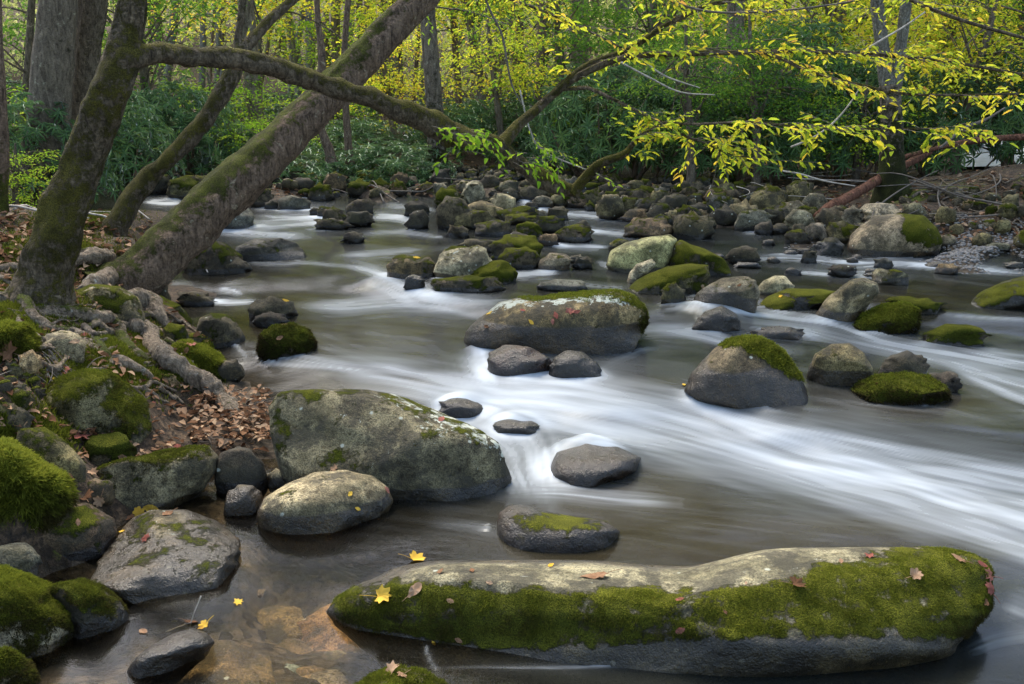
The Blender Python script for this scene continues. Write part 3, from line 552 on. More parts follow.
mc, jW, jM, jN = R('rock', [(-25, 505), (-20, 450), (5, 440), (35, 462), (62, 475), (72, 492), (50, 505), (20, 512)], 'rock buried under a thick bright yellow-green moss cushion at the left edge', 'rock', 'dark', moss=1.2, mtone=.8, wet=0, sub=5, near='bright moss cushion', facet=.3)
moss_shoots(mc, jW, ico(5)[1], jM, jN, 22000, h=.022, tone=.78, seed=10, w=.25)
R('rock', [(0, 530), (17, 510), (52, 501), (88, 503), (114, 518), (118, 533), (108, 548), (76, 557), (35, 554), (9, 545)], 'flat-topped brown boulder at left with a heap of fallen leaves on it', 'boulder', (.12, .09, .065), moss=.55, mtone=.36, wet=.05, sub=5, near='leafy brown boulder', facet=.5)
R('rock', [(90, 580), (100, 560), (112, 542), (132, 518), (152, 510), (187, 510), (215, 520), (240, 540), (240, 565), (222, 588), (190, 601), (150, 599), (120, 592)], 'wide flat wet boulder half sunk at left, with a pale patch and red leaf', 'boulder', (.14, .13, .105), moss=.35, mtone=.35, wet=.09, lich=.45, sub=5, near='wide flat wet boulder', facet=.8, flat=True)
b7, kW, kM, kN = R('boulder', [(-45, 600), (-30, 572), (0, 566), (17, 571), (50, 586), (73, 600), (88, 615), (92, 631), (80, 648), (50, 662), (20, 662), (-20, 660)], 'big pale boulder furred with green moss, at the bottom left edge', 'boulder', (.30, .30, .24), moss=.80, mtone=.62, wet=.03, lich=.3, sub=6, near='green furred boulder', facet=.5)
moss_shoots(b7, kW, ico(6)[1], kM, kN, 38000, h=.011, tone=.55, seed=11, w=.22)
b8, mW, mM, mN = R('rock', [(46, 592), (55, 584), (76, 580), (100, 585), (120, 600), (131, 619), (126, 629), (97, 638), (75, 637)], 'dark domed rock with moss specks, right of the green furred boulder', 'rock', 'black', moss=.62, mtone=.28, wet=.05, sub=5, near='dark domed rock')
moss_shoots(b8, mW, ico(5)[1], mM, mN, 8000, h=.008, tone=.32, seed=12, w=.25)
b9, nW, nM, nN = R('rock', [(-30, 690), (-15, 655), (5, 648), (28, 662), (40, 682), (38, 710), (-10, 720)], 'mossy rock in the bottom left corner', 'rock', 'grey', moss=.75, mtone=.45, wet=.03, sub=5)
moss_shoots(b9, nW, ico(5)[1], nM, nN, 12000, h=.010, tone=.45, seed=13, w=.25)
R('rock', [(126, 663), (146, 645), (172, 630), (192, 625), (206, 629), (214, 638), (204, 655), (176, 669), (146, 677), (130, 673)], 'glossy black wet stone breaking the surface at lower left, grass stem on top', 'rock', (.08, .082, .09), moss=0, wet=.14, sub=5, near='glossy black stone', facet=.2, zoff=-.012)
b12, oW, oM, oN = R('rock', [(352, 690), (370, 675), (395, 667), (425, 670), (445, 684), (448, 705), (400, 715), (355, 710)], 'small mossy rock at the bottom edge with a crumpled leaf on top', 'rock', 'olive', moss=.6, mtone=.45, wet=.04, sub=5)
moss_shoots(b12, oW, ico(5)[1], oM, oN, 7000, h=.010, tone=.42, seed=14, w=.25)
R('rock', ell(-12, 543, 40, 574), 'low dark wet stone between the leafy brown boulder and the green furred boulder', 'rock', 'slate', moss=.2, wet=.1, sub=4)
R('rock', ell(212, 448, 268, 492), 'dark rock draped with rootlets and dead leaves under the root end', 'rock', 'black', moss=.35, mtone=.3, wet=.05, sub=4)
R('rock', ell(266, 470, 290, 486), 'small grey stone squeezed between two big boulders', 'rock', 'grey', moss=0, sub=3)
R('rock', ell(224, 484, 262, 514), 'brown wet stone left of the rounded pale grey boulder', 'rock', 'brown', moss=0, wet=.1, sub=4)
up1, qW, qM, qN = R('rock', [(68, 300), (74, 292), (90, 284), (120, 286), (138, 297), (146, 313), (130, 317), (90, 317), (72, 312)], 'mossy boulder with a blue-green lichen patch, between the two mossy trunks', 'boulder', (.24, .21, .14), moss=.6, mtone=.42, wet=0, lich=.55, sub=5, near='boulder between the trunks')
R('rock', [(140, 302), (146, 294), (160, 296), (180, 305), (193, 320), (190, 328), (165, 322), (148, 313)], 'long low rock carpeted in moss, at the foot of the leaning trunk', 'rock', 'olive', moss=.75, mtone=.6, wet=0, sub=4)
R('rock', ell(162, 324, 190, 344), 'small green stone in the moss, left of the dark humped bank rock', 'rock', 'olive', moss=.7, mtone=.5, wet=0, sub=4)
up2, sW, sM, sN = R('rock', [(164, 366), (166, 350), (180, 341), (205, 345), (222, 358), (238, 380), (220, 382), (185, 378)], 'sloping bank rock with bright moss and leaves, below the dark humped bank rock', 'rock', 'dark', moss=.85, mtone=.6, wet=.02, sub=5, near='sloping mossy bank rock')
moss_shoots(up2, sW, ico(5)[1], sM, sN, 9000, h=.016, tone=.62, seed=15, w=.3)
ul, tW, tM, tN = R('rock', [(-20, 350), (-12, 330), (5, 322), (25, 324), (38, 338), (41, 350), (20, 358), (-10, 358)], 'moss-grown rock at the left edge below the big mossy trunk', 'rock', 'olive', moss=1.0, mtone=.65, wet=0, sub=5)
moss_shoots(ul, tW, ico(5)[1], tM, tN, 9000, h=.016, tone=.65, seed=16, w=.3)
R('rock', ell(38, 331, 86, 356), 'flat grey rock lying among the roots', 'rock', 'grey', moss=.35, mtone=.5, wet=0, sub=4)
R('rock', ell(19, 352, 40, 370), 'small tan pebble-like rock among roots left of the large mossy bank boulder', 'rock', 'tan', moss=.1, wet=0, sub=3)
# the heap of mid-stream rocks, traced boxes: (x0, y0, x1, y1, tint, moss, tone, label or None)
HEAP = [
 (386, 255, 438, 278, 'brown', .45, .35, 'brown flat-topped rock with a leaf on it, left end of the mid-stream row'),
 (437, 247, 492, 278, 'pale', .3, .5, 'pale stranded boulder sloping left, in the middle of the mid-stream row'),
 (467, 260, 518, 283, 'dark', .9, .55, 'bright mossy rock at the right foot of the pale stranded boulder'),
 (433, 276, 504, 291, 'dark', .6, .38, 'flat dark mossy slab low in the water, below the mid-stream row'),
 (490, 235, 544, 259, 'dark', .7, .6, 'moss-ridged boulder slanting up right, behind the mid-stream row'),
 (499, 246, 539, 269, 'dark', .7, .55, 'mossy round boulder just in front of the moss-ridged boulder'),
 (442, 245, 476, 259, 'olive', .6, .45, 'low mossy rock behind the pale stranded boulder'),
 (462, 239, 498, 252, 'dark', .4, .4, None), (437, 197, 472, 228, 'dark', .45, .4, 'tall dark rounded boulder, left of the pale boulder heap'),
 (434, 188, 462, 207, 'olive', .8, .55, 'moss-backed rock at the upper left of the boulder heap'),
 (461, 181.7, 484.5, 202, 'pale', .1, .5, 'pale lichened block standing at the back of the boulder heap'),
 (465, 201.6, 502, 219, 'tan', .15, .5, 'tan rounded boulder in the middle of the boulder heap'),
 (490, 194.6, 517, 213, 'pale', .1, .5, 'pale smooth egg-shaped boulder on the right of the boulder heap'),
 (449, 210, 496, 229, 'olive', .45, .55, 'broad olive-topped boulder at the front of the boulder heap'),
 (474, 220, 512, 235, 'dark', .5, .5, 'mossy wedge under the broad olive-topped boulder'),
 (447, 225.6, 468, 237, 'dark', .4, .5, None), (503, 212.5, 540, 224, 'olive', .6, .6, 'low moss-green boulder right of the boulder heap'),
 (515, 222, 543.5, 235.5, 'olive', .8, .6, 'moss-capped low rock below the low moss-green boulder'),
 (498, 207, 540, 220, 'dark', .6, .5, None), (508, 233, 530, 244, 'dark', .2, .5, None), (538, 253, 569, 270, 'grey', .35, .45, 'grey ribbed stone in the flat water above centre'),
 (568, 255, 582, 262, 'grey', .1, .5, None), (574, 257, 592, 267, 'black', .2, .5, None), (539, 234, 558, 244.5, 'brown', .3, .5, None), (555, 225, 590, 241, 'dark', .6, .5, None),
 (405, 201, 429, 214, 'black', .3, .4, None), (408, 210, 428, 226, 'black', .2, .4, 'dark upright stone left of the tall dark rounded boulder'),
 (250, 189, 273, 202.5, 'dark', .6, .4, None), (278, 197, 310, 209, 'slate', .2, .4, None), (309, 186, 333, 198, 'dark', .6, .45, None), (264, 200, 281, 208, 'black', .3, .4, None),
 (317, 207, 334, 216, 'dark', .6, .4, None), (321, 209, 348, 222, 'dark', .6, .4, None), (347, 200, 373, 213, 'dark', .4, .35, None), (346, 211, 372, 223.5, 'black', .3, .35, None),
 (317, 219, 348, 227.5, 'dark', .4, .35, None), (344, 232, 364, 241, 'black', .2, .3, 'tiny dark stone alone in the smooth pool'), (310, 208, 320, 215, 'black', .3, .4, None),
 (623, 217, 677, 237, 'brown', .45, .4, 'broad dark rock with a brown face at the near edge of the rubble bank'), (673, 215, 712, 233.5, 'dark', .45, .4, None), (610, 239.5, 628, 249, 'olive', .5, .5, None),
 (734, 210, 772, 229, 'slate', .4, .4, 'dark overhanging boulder at the right end of the rubble bank'), (755, 222, 773, 233, 'black', .2, .4, None), (770, 224, 788, 232, 'dark', .2, .4, None), (728, 247, 759, 260, 'black', .2, .4, None),
 (772, 201, 808, 217, 'grey', .35, .5, 'broad grey boulder left of the lichen-white block'), (787, 210, 814, 228, 'pale', .2, .5, 'lichen-white block beside the end of the red log'), (793, 224, 806, 234, 'grey', .2, .5, None), (805, 224, 827, 239, 'grey', .3, .5, None),
 (826, 222, 858, 240, 'olive', .6, .5, None), (785, 230, 808, 241, 'dark', .6, .5, None), (840, 208, 863, 225, 'grey', .2, .5, None), (861, 203, 904, 220, 'pale', .2, .5, 'lichen-white boulder behind the big dry dome-shaped boulder'),
 (803, 193, 828, 210, 'grey', .3, .5, None), (784, 181, 813, 202, 'olive', .5, .4, None), (749, 187, 786, 207, 'olive', .5, .5, None), (903, 203, 925, 216, 'grey', .2, .5, None),
 (971, 234, 993, 245, 'olive', .3, .5, 'small round stone sitting on the gravel bar'), (983, 243, 1010, 250, 'slate', .0, .5, 'flat slate on the gravel bar'), (801, 251, 817, 263, 'black', .2, .5, None),
 (1015, 230, 1040, 244, 'olive', .7, .6, None), (785, 268, 800, 275, 'black', .1, .5, None), (1006, 262, 1024, 267, 'grey', .1, .5, None), (735, 262, 760, 268, 'black', .1, .5, None),
 (925, 262, 948, 268, 'dark', .1, .5, None), (936, 264, 958, 272, 'brown', .1, .5, None), (500, 181, 518, 190, 'grey', .4, .5, None), (520, 185, 548, 197, 'dark', .4, .4, None), (480, 176, 500, 186, 'dark', .4, .4, None)]
COLW = dict(dark='dark', brown='brown', grey='grey', olive='olive', pale='pale', tan='tan', slate='slate-grey', black='black wet')
MINOR = []
def minor(x0, y0, x1, y1, tint, moss, tone, sub=3, wet=.05, z=0, desc='rock', **k):
    o = stone('rock', ell(x0, y0, x1, y1, seed=int(x0)), None, 'rock', tint, moss=moss, mtone=tone, sub=sub, wet=wet, rough=.95, facet=1.3, **k)[0]
    MINOR.append((o, (x0+x1)/2, y1, x1-x0, tint, moss, desc)); return o
for x0, y0, x1, y1, ti, mo, tn, lab in HEAP:
    if lab: stone('rock', ell(x0, y0, x1, y1, seed=3), lab, 'rock', ti, moss=mo, mtone=tn, sub=4 if x1-x0 > 24 else 3, near=('the '+lab.split(',')[0]) if len(lab.split(',')[0].split()) < 7 else None, lich=.4 if ti == 'pale' else .1, wet=.04, rough=.8, facet=1.2)
    else: minor(x0, y0, x1, y1, ti, mo, tn)
# rubble zones (left out where a traced rock already sits)
taken = [(h[0], h[1], h[2], h[3]) for h in HEAP]
def scatter(n, poly, w, tints, moss, tone=(.25, .5), asp=(.45, .7), sub=3, avoid=.35, seed=0, rows=None, desc='rock'):
    r = np.random.default_rng(seed); pts = np.array(poly, float); (ax, ay), (bx, by) = pts.min(0), pts.max(0); k = 0; tries = 0; out = []
    while k < n and tries < n*30:
        tries += 1; x = r.uniform(ax, bx); y = r.uniform(ay, by); c = False; j = len(pts)-1
        for i in range(len(pts)):
            if (pts[i, 1] > y) != (pts[j, 1] > y) and x < (pts[j, 0]-pts[i, 0])*(y-pts[i, 1])/(pts[j, 1]-pts[i, 1])+pts[i, 0]: c = not c
            j = i
        if not c: continue
        ww = r.uniform(*w)*(.6+.8*(y-ay)/(by-ay+1)); hh = ww*r.uniform(*asp)
        bad = any(abs(x-(t[0]+t[2])/2) < (ww+t[2]-t[0])*avoid and abs(y-t[3]) < (hh+t[3]-t[1])*avoid*.9 for t in taken)
        if bad: continue
        taken.append((x-ww/2, y-hh, x+ww/2, y)); out.append((x-ww/2, y-hh, x+ww/2, y)); k += 1
    out.sort(key=lambda t: t[3])
    for t in out: minor(*t, r.choice(tints), r.uniform(*moss), r.uniform(*tone), sub=sub, desc=desc)
scatter(150, [(545, 195), (600, 182), (700, 180), (800, 195), (850, 212), (830, 232), (740, 226), (690, 228), (640, 222), (600, 212), (560, 206)], (9, 27), ['dark', 'dark', 'black', 'olive', 'brown', 'slate'], (.2, .75), avoid=.26, seed=1, desc='rubble')
scatter(34, [(430, 186), (560, 176), (600, 190), (560, 225), (600, 240), (540, 250), (520, 205), (450, 200)], (10, 24), ['dark', 'black', 'grey', 'olive'], (.1, .6), avoid=.3, seed=2)
scatter(80, [(200, 172), (300, 160), (440, 176), (440, 190), (400, 198), (330, 198), (230, 187)], (7, 20), ['dark', 'dark', 'olive', 'black', 'brown'], (.3, .85), avoid=.26, seed=3, desc='far bank')
scatter(40, [(440, 172), (560, 168), (580, 182), (520, 186), (440, 186)], (7, 16), ['dark', 'olive', 'black'], (.2, .7), avoid=.26, seed=9, desc='far bank')
scatter(14, [(140, 182), (240, 178), (240, 192), (150, 199)], (12, 26), ['dark', 'olive', 'black'], (.3, .8), avoid=.3, seed=4, desc='far bank')
scatter(24, [(900, 200), (1030, 185), (1030, 236), (950, 232), (920, 212)], (8, 20), ['dark', 'olive', 'brown', 'grey'], (.2, .8), avoid=.35, seed=15, desc='right shore')
scatter(16, [(850, 215), (940, 215), (970, 240), (940, 252), (860, 230)], (10, 20), ['grey', 'olive', 'dark'], (.1, .5), avoid=.3, seed=5, desc='right shore')
scatter(14, [(640, 250), (760, 240), (920, 268), (860, 282), (760, 270)], (10, 22), ['black', 'slate'], (.0, .2), asp=(.3, .45), avoid=.5, seed=6)
scatter(12, [(155, 310), (200, 345), (235, 380), (165, 395), (140, 345)], (12, 26), ['dark', 'brown', 'olive'], (.2, .8), avoid=.4, seed=7, desc='left bank')
scatter(12, [(0, 360), (45, 372), (40, 430), (0, 445)], (12, 30), ['dark', 'brown', 'olive'], (.2, .8), avoid=.4, seed=8, desc='left bank')
# sunken stones of the shallows at lower left, under the clear water
_bed = lambda x, y: Tf(x, y, False)
SUNK = [(185, 635, 276, 700, 'brown', 'largest sunken brown stone, under clear water at the bottom left'), (240, 600, 330, 640, 'brown', 'sunken slab right of the glossy black stone, under water'), (300, 590, 430, 668, (.2, .13, .085), 'broad sunken brown slab under the left end of the long front boulder'), (232, 505, 296, 560, 'brown', 'sunken brown shelf right of the wide flat wet boulder'),
        (390, 508, 460, 530, (.25, .10, .05), 'reddish sunken stone under the big lichen-spotted boulder'), (272, 655, 303, 672, (.16, .22, .25), 'blue-grey sunken stone near the bottom edge'), (215, 655, 235, 672, 'brown', 'sunken pebble near the glossy black stone'), (100, 600, 160, 640, 'brown', 'sunken stone between the wide flat wet boulder and the dark domed rock'),
        (30, 560, 60, 582, (.2, .08, .05), 'small reddish sunken stone above the green furred boulder'), (60, 560, 100, 578, (.25, .12, .07), 'thin reddish-brown sunken slab left of the wide flat wet boulder'), (150, 490, 215, 512, 'brown', 'sunken brown stone in front of the blocky bank boulder'), (300, 660, 350, 690, 'grey', 'grey sunken stone left of the small mossy bottom rock'), (140, 600, 190, 625, 'olive', 'olive sunken stone behind the glossy black stone'),
        (120, 672, 165, 694, 'brown', 'brown sunken stone below the glossy black stone'), (700, 505, 880, 575, (.22, .15, .08), 'wide sunken sandy-brown slab behind the long front boulder'), (600, 470, 680, 500, (.22, .15, .08), 'sunken tan stone right of the water-covered brown rock')]
for i, (x0, y0, x1, y1, ti, lab) in enumerate(SUNK):
    stone('sunken_stone', ell(x0, y0, x1, y1, .04, seed=i), lab, 'stone', ti, moss=0, wet=0, sub=4, base=_bed, rough=.35, facet=.3, flat=True, zoff=-.03)
r = np.random.default_rng(77)
for i in range(34):
    x, y = r.uniform(95, 350), r.uniform(575, 684); s = r.uniform(8, 24)
    o = stone('sunken_stone', ell(x-s, y-s*.9, x+s, y, seed=i), None, 'stone', r.choice(['brown', 'olive', 'dark', 'grey', 'brown', 'brown']), moss=0, wet=0, sub=3, base=_bed, rough=.35, facet=.3, flat=True, zoff=-.03)[0]
    MINOR.append((o, x, y, 2*s, 'brown', 0, 'sunken'))
# (labels)
for o in COL.objects:
    if 'label' in o and len(o['label'].split()) > 16: print('LONG', o.name, o['label'])
# beyond the 300 largest stones, the rest of the rubble is one heap
MINOR.sort(key=lambda m: -m[3]); keep_n = 300-len([o for o in COL.objects if o.name.split('.')[0] in ('rock', 'boulder')])+len([m for m in MINOR if m[0].name.startswith('rock')])-2
big = [m for m in MINOR if m[0].name.startswith('rock')]; rest = big[max(keep_n, 0):]; A = Acc()
for m in rest:
    me = m[0].data; nv = len(me.vertices); co = np.empty(nv*3, np.float32); me.vertices.foreach_get('co', co); T = np.empty(len(me.polygons)*3, np.int32); me.loops.foreach_get('vertex_index', T); at = {}
    for k_ in ('moss', 'wet', 'lich', 'mtone'): a_ = np.empty(nv, np.float32); me.attributes[k_].data.foreach_get('value', a_); at[k_] = a_
    A.add(co.reshape(-1, 3)+np.array(m[0].location), None, T.reshape(-1, 3), **at); bpy.data.objects.remove(m[0])
if rest: o = link('rubble', A.mesh('rubble', [M_ROCK])); o.color = (.10, .088, .07, 1); tag(o, 'small dark stones filling the gaps of the rubble banks', 'rubble', None, 'stuff')
MINOR = [m for m in MINOR if not any(m is q for q in rest)]
# labels of the unnamed stones: look, then the side of the nearest named neighbour
used = {}
for o, x, y, w_, ti, mo, desc in MINOR:
    ds = sorted(HEROES, key=lambda h: math.hypot(h[1]-x, (h[2]-y)*1.6))[:1][0]
    dx, dy = x-ds[1], y-ds[2]; side = ('right of' if dx > 0 else 'left of') if abs(dx) > abs(dy)*1.2 else ('in front of' if dy > 0 else 'behind')
    dist = 'just ' if math.hypot(dx, dy) < 45 else ''; size = 'tiny' if w_ < 13 else 'small' if w_ < 22 else 'middle-sized'
    mw = 'moss-topped ' if mo > .55 and ti not in ('black',) else ''
    nm = ds[0] if ds[0].startswith('the ') else 'the '+ds[0]
    if desc == 'sunken': lab = f"{size} sunken stone {dist}{side} {nm}"
    elif desc == 'rubble': lab = f"{size} {mw}{COLW.get(ti, ti)} rubble rock {dist}{side} {nm}"
    elif desc == 'far bank': lab = f"{size} {mw}{COLW.get(ti, ti)} rock on the far bank, {side} {nm}"
    elif len(nm.split()) > 7: lab = f"{size} {mw}{COLW.get(ti, ti)} rock {side} {nm}"
    else: lab = f"{size} {mw}{COLW.get(ti, ti)} rock {dist}{side} {nm}"
    lab = ' '.join(lab.split()[:16]); used.setdefault(lab, []).append(o); o['label'] = lab
for lab, os_ in used.items():
    if len(os_) > 1:
        for o in os_: o['group'] = 'look-alike stones: '+lab
for o, x, y, w_, ti, mo, desc in MINOR:
    if 'group' not in o: o['group'] = dict(rubble='rubble rocks of the right bank', sunken='sunken stones of the shallows').get(desc, 'loose rocks along the stream')
# water -------------------------------------------------------------
ys = np.concatenate([np.linspace(-2, 1.5, 50), 1/np.linspace(1/1.6, 1/20, 880)]); us = np.linspace(-1, 1, 640)
Y = np.repeat(ys[:, None], 640, 1); X = us[None]*(.62*np.maximum(Y, 0)+1.6)*(1+.6*sst(9, 16, Y)); i = np.arange(len(ys)-1)[:, None]*640; j = np.arange(639)[None]
Q = np.stack([i+j, i+j+1, i+640+j+1, i+640+j], -1).reshape(-1, 4); X = X.ravel(); Y = Y.ravel(); Z = Wf(X, Y)
G = project(np.stack([X, Y, Z], -1)); ok = (Y > .6)
GX, GY = G[:, 0], G[:, 1]
STREAKS = [  # points (where the white water runs), half width, strength
    ([(330, 372), (400, 379), (480, 394), (560, 404), (640, 418), (720, 440), (800, 462), (900, 486), (1024, 522), (1200, 570)], 17, 1.35),
    ([(470, 384), (560, 388), (640, 402), (700, 416), (780, 444), (900, 472), (1150, 525)], 15, 1.2),
    ([(560, 430), (640, 440), (740, 465), (860, 500), (960, 530), (1100, 575)], 13, .75),
    ([(690, 398), (720, 414), (800, 432), (900, 452), (1000, 470), (1150, 490)], 9, .8),
    ([(410, 396), (490, 418), (528, 442), (536, 470), (545, 500)], 20, 1.1),
    ([(430, 385), (500, 405), (560, 425), (640, 440)], 12, .8),
    ([(505, 435), (522, 468), (535, 495)], 14, .7),
    ([(500, 495), (550, 492), (610, 497), (680, 503)], 7, .8),
    ([(290, 306), (340, 307), (400, 302), (450, 305), (490, 315)], 10, 1.05),
    ([(335, 262), (372, 270), (400, 284), (430, 296), (470, 300)], 6, 1.1),
    ([(380, 288), (420, 296), (480, 302), (520, 300)], 6, .6),
    ([(360, 276), (390, 290), (420, 305)], 7, .8),
    ([(480, 342), (487, 362), (496, 382)], 13, 2.2), ([(465, 352), (478, 372), (500, 386)], 7, .8), ([(520, 366), (545, 378)], 5, .7),
    ([(625, 334), (660, 330), (700, 334), (750, 345), (800, 350)], 7, 1.0),
    ([(640, 308), (690, 303), (735, 312), (790, 318), (840, 326), (880, 340), (960, 354), (1060, 374)], 6, 1.0),
    ([(735, 322), (800, 330), (860, 344), (940, 362), (1024, 384), (1090, 400)], 6, .8),
    ([(945, 362), (980, 380), (1030, 400), (1080, 410)], 8, .9),
    ([(960, 352), (1024, 360), (1080, 366)], 6, .7),
    ([(730, 258), (800, 258), (850, 264), (900, 263), (960, 268), (1040, 274)], 3.5, .9),
    ([(780, 270), (830, 274), (910, 278)], 2.5, .6), ([(940, 315), (990, 318), (1040, 320)], 3, .5),
    ([(520, 197), (526, 203), (534, 208), (545, 212)], 4, 1.0), ([(535, 205), (560, 214), (640, 218)], 3, .9), ([(455, 186), (500, 190), (530, 193)], 2, .7), ([(556, 228), (600, 232), (650, 236)], 3, .9),
    ([(548, 245), (610, 247)], 2.5, .7), ([(500, 276), (560, 273)], 4, .8), ([(740, 228), (765, 229)], 4, .8), ([(430, 278), (470, 282)], 3, .5), ([(595, 262), (620, 268)], 3, .4), ([(560, 282), (630, 290)], 2, .4),
    ([(230, 226), (270, 226), (320, 222), (350, 226)], 6, 1.2), ([(205, 232), (250, 234), (310, 236)], 4, .9), ([(250, 216), (300, 218), (340, 217)], 3.5, .7),
    ([(366, 216), (395, 217), (420, 224)], 4, .9), ([(380, 205), (410, 208), (440, 212)], 3, .6), ([(262, 190), (280, 194), (305, 197)], 3.5, 1.2), ([(246, 208), (300, 210), (345, 209)], 2.5, .7),
    ([(350, 235), (400, 232), (450, 238)], 3, .4), ([(330, 257), (390, 254), (430, 250)], 4, .45), ([(430, 250), (520, 243), (560, 246)], 2.5, .4),
    ([(140, 201), (165, 203), (185, 202)], 3, 1.1), ([(180, 188), (195, 192), (200, 200)], 3.5, .9),
    ([(226, 352), (260, 353), (310, 360), (370, 366)], 5, 1.0), ([(255, 362), (310, 366), (380, 372)], 4, .6), ([(196, 299), (225, 302), (262, 301)], 3, 1.0), ([(236, 262), (280, 263), (310, 262), (350, 266)], 3, .5), ([(225, 338), (240, 350), (250, 362)], 4, .35),
    ([(215, 289), (232, 291), (244, 296)], 3, .7),
    ([(400, 668), (500, 668), (640, 664), (800, 657), (930, 650)], 2.6, .35), ([(424, 640), (430, 660), (440, 672)], 3, .5), ([(960, 655), (1000, 640), (1060, 630)], 10, .3), ([(1000, 600), (1060, 622)], 12, .4), ([(420, 520), (470, 525), (505, 530)], 7, .22),
    ([(230, 590), (280, 565), (350, 545), (470, 530), (520, 515)], 12, .07), ([(640, 540), (760, 520), (860, 530)], 30, .06),
    ([(560, 460), (600, 447), (638, 458)], 8, .28), ([(548, 470), (550, 480)], 7, .5), ([(490, 415), (515, 420), (540, 430)], 8, .3), ([(700, 308), (718, 322)], 10, .3),
    ([(690, 345), (640, 352), (600, 372), (650, 380)], 8, .12), ([(800, 385), (860, 405), (930, 410), (1010, 430)], 9, .16), ([(350, 325), (420, 345), (450, 365)], 9, .2), ([(300, 335), (360, 355), (420, 372)], 8, .3)]
foam = np.zeros(len(X))
for si, (pts, hw, st) in enumerate(STREAKS):
    P = np.array(pts, float); n = max(len(P)*4, 8); C = catmull(np.hstack([P, np.zeros((len(P), 1))]), n)[:, :2]
    L = np.concatenate([[0], np.cumsum(np.linalg.norm(np.diff(C, axis=0), axis=1))])
    sel = np.where(ok & (GX > C[:, 0].min()-hw*4.6) & (GX < C[:, 0].max()+hw*4.6) & (GY > C[:, 1].min()-hw*4.6) & (GY < C[:, 1].max()+hw*4.6))[0]
    if not len(sel): continue
    gx, gy = GX[sel], GY[sel]; bd = np.full(len(sel), 1e9); bs = np.zeros(len(sel)); bsg = np.zeros(len(sel))
    for k in range(n-1):
        a, b = C[k], C[k+1]; e = b-a; l2 = e@e+1e-9; t = np.clip(((gx-a[0])*e[0]+(gy-a[1])*e[1])/l2, 0, 1)
        dx, dy = gx-a[0]-t*e[0], gy-a[1]-t*e[1]; d = np.hypot(dx, dy); m = d < bd
        bd[m] = d[m]; bs[m] = (L[k]+t*math.sqrt(l2))[m]; bsg[m] = np.sign(e[0]*dy-e[1]*dx)[m]
    tot = L[-1]; end = sst(0, min(.3*tot, 70), bs)*.92+.08; end = end*(sst(0, min(.25*tot, 60), tot-bs)*.85+.15)
    lat = bd*bsg
    nz = noise(np.stack([bs/90, lat/(hw*.16), 0*bs+si*5.1], -1))*.18+noise(np.stack([bs/70, lat/(hw*.34), 0*bs+si*3.3], -1))*.30+noise(np.stack([bs/150, lat/(hw*.8), 0*bs+si*1.7+9], -1))*.40
    st = st*1.7 if hw <= 5 and pts[0][1] < 300 else st
    foam[sel] += st*(.72*np.exp(-(bd/(hw*(.8+.35*nz)))**2*1.3)+.30*np.exp(-(bd/(hw*1.9))**1.6))*end*np.clip(.85+nz*1.7, .05, 2)
# faint drifting silk everywhere
fl = noise(np.stack([GX/130, (GY-.12*GX)/5.5, 0*GX], -1))*.5+noise(np.stack([GX/60, (GY-.12*GX)/2.5, 0*GX+4], -1))*.5
silk = .0+.07*np.clip(fl+.1, 0, 1)*sst(640, 500, GY)*sst(150, 300, GX)
# white collars where the current meets a stone
from mathutils.kdtree import KDTree
RV = np.vstack(ROCKV); RW = Wf(RV[:, 0], RV[:, 1]); RV = RV[(np.abs(RV[:, 2]-RW) < .012+.0012*RV[:, 1]) & (RV[:, 1] < 14)]; kd = KDTree(len(RV))
for a_, v_ in enumerate(RV): kd.insert((v_[0], v_[1], 0), a_)
kd.balance(); near_w = np.where(ok & (foam > .22) & (Y < 13))[0]; dist = np.full(len(X), 9.)
for a_ in near_w: dist[a_] = kd.find((X[a_], Y[a_], 0))[2]
brk = np.clip(.55+1.4*noise(np.stack([X*4, Y*4, 0*X+2], -1)), 0, 1.3); collar = np.exp(-(dist/(.016+.009*np.maximum(Y, 1)))**1.5)*brk
foam = foam+collar*np.clip(foam, 0, 1.2)*2.4
foam = .90*(1-np.exp(-(foam*.32+.7*silk*(ok)))); foam = np.where(ok, foam, .05)
murk = .04+.80*sst(330, 520, GX+.6*(520-GY)); murk = np.maximum(murk, .80*sst(520, 380, GY)*sst(200, 300, GX)); murk = np.maximum(murk, .55*sst(420, 360, GY))
murk = np.minimum(murk, .93); murk = np.where(ok, murk, .85)
def blob(px, py, rx, ry): return np.exp(-((GX-px)/rx)**2-((GY-py)/ry)**2)
warm = np.clip(.25+.8*blob(330, 350, 180, 90)+.9*blob(760, 540, 260, 38)+.9*blob(200, 580, 260, 90)+.8*blob(620, 490, 90, 28)+.6*blob(900, 405, 120, 22)+.6*blob(600, 385, 80, 14)+.5*blob(820, 300, 250, 20), 0, 1)*ok
Zr = Z+.004*noise(np.stack([X*3, Y*5, 0*X], -1))+.012*collar*(foam > .1)+.02*foam*noise(np.stack([X*2.5, Y*5, 0*X+3], -1))
w = link('stream_water', mesh_np('stream_water', np.stack([X, Y, Zr], -1), [Q], dict(foam=foam, murk=murk, warm=warm), True, [M_WATER])); tag(w, kind='structure')
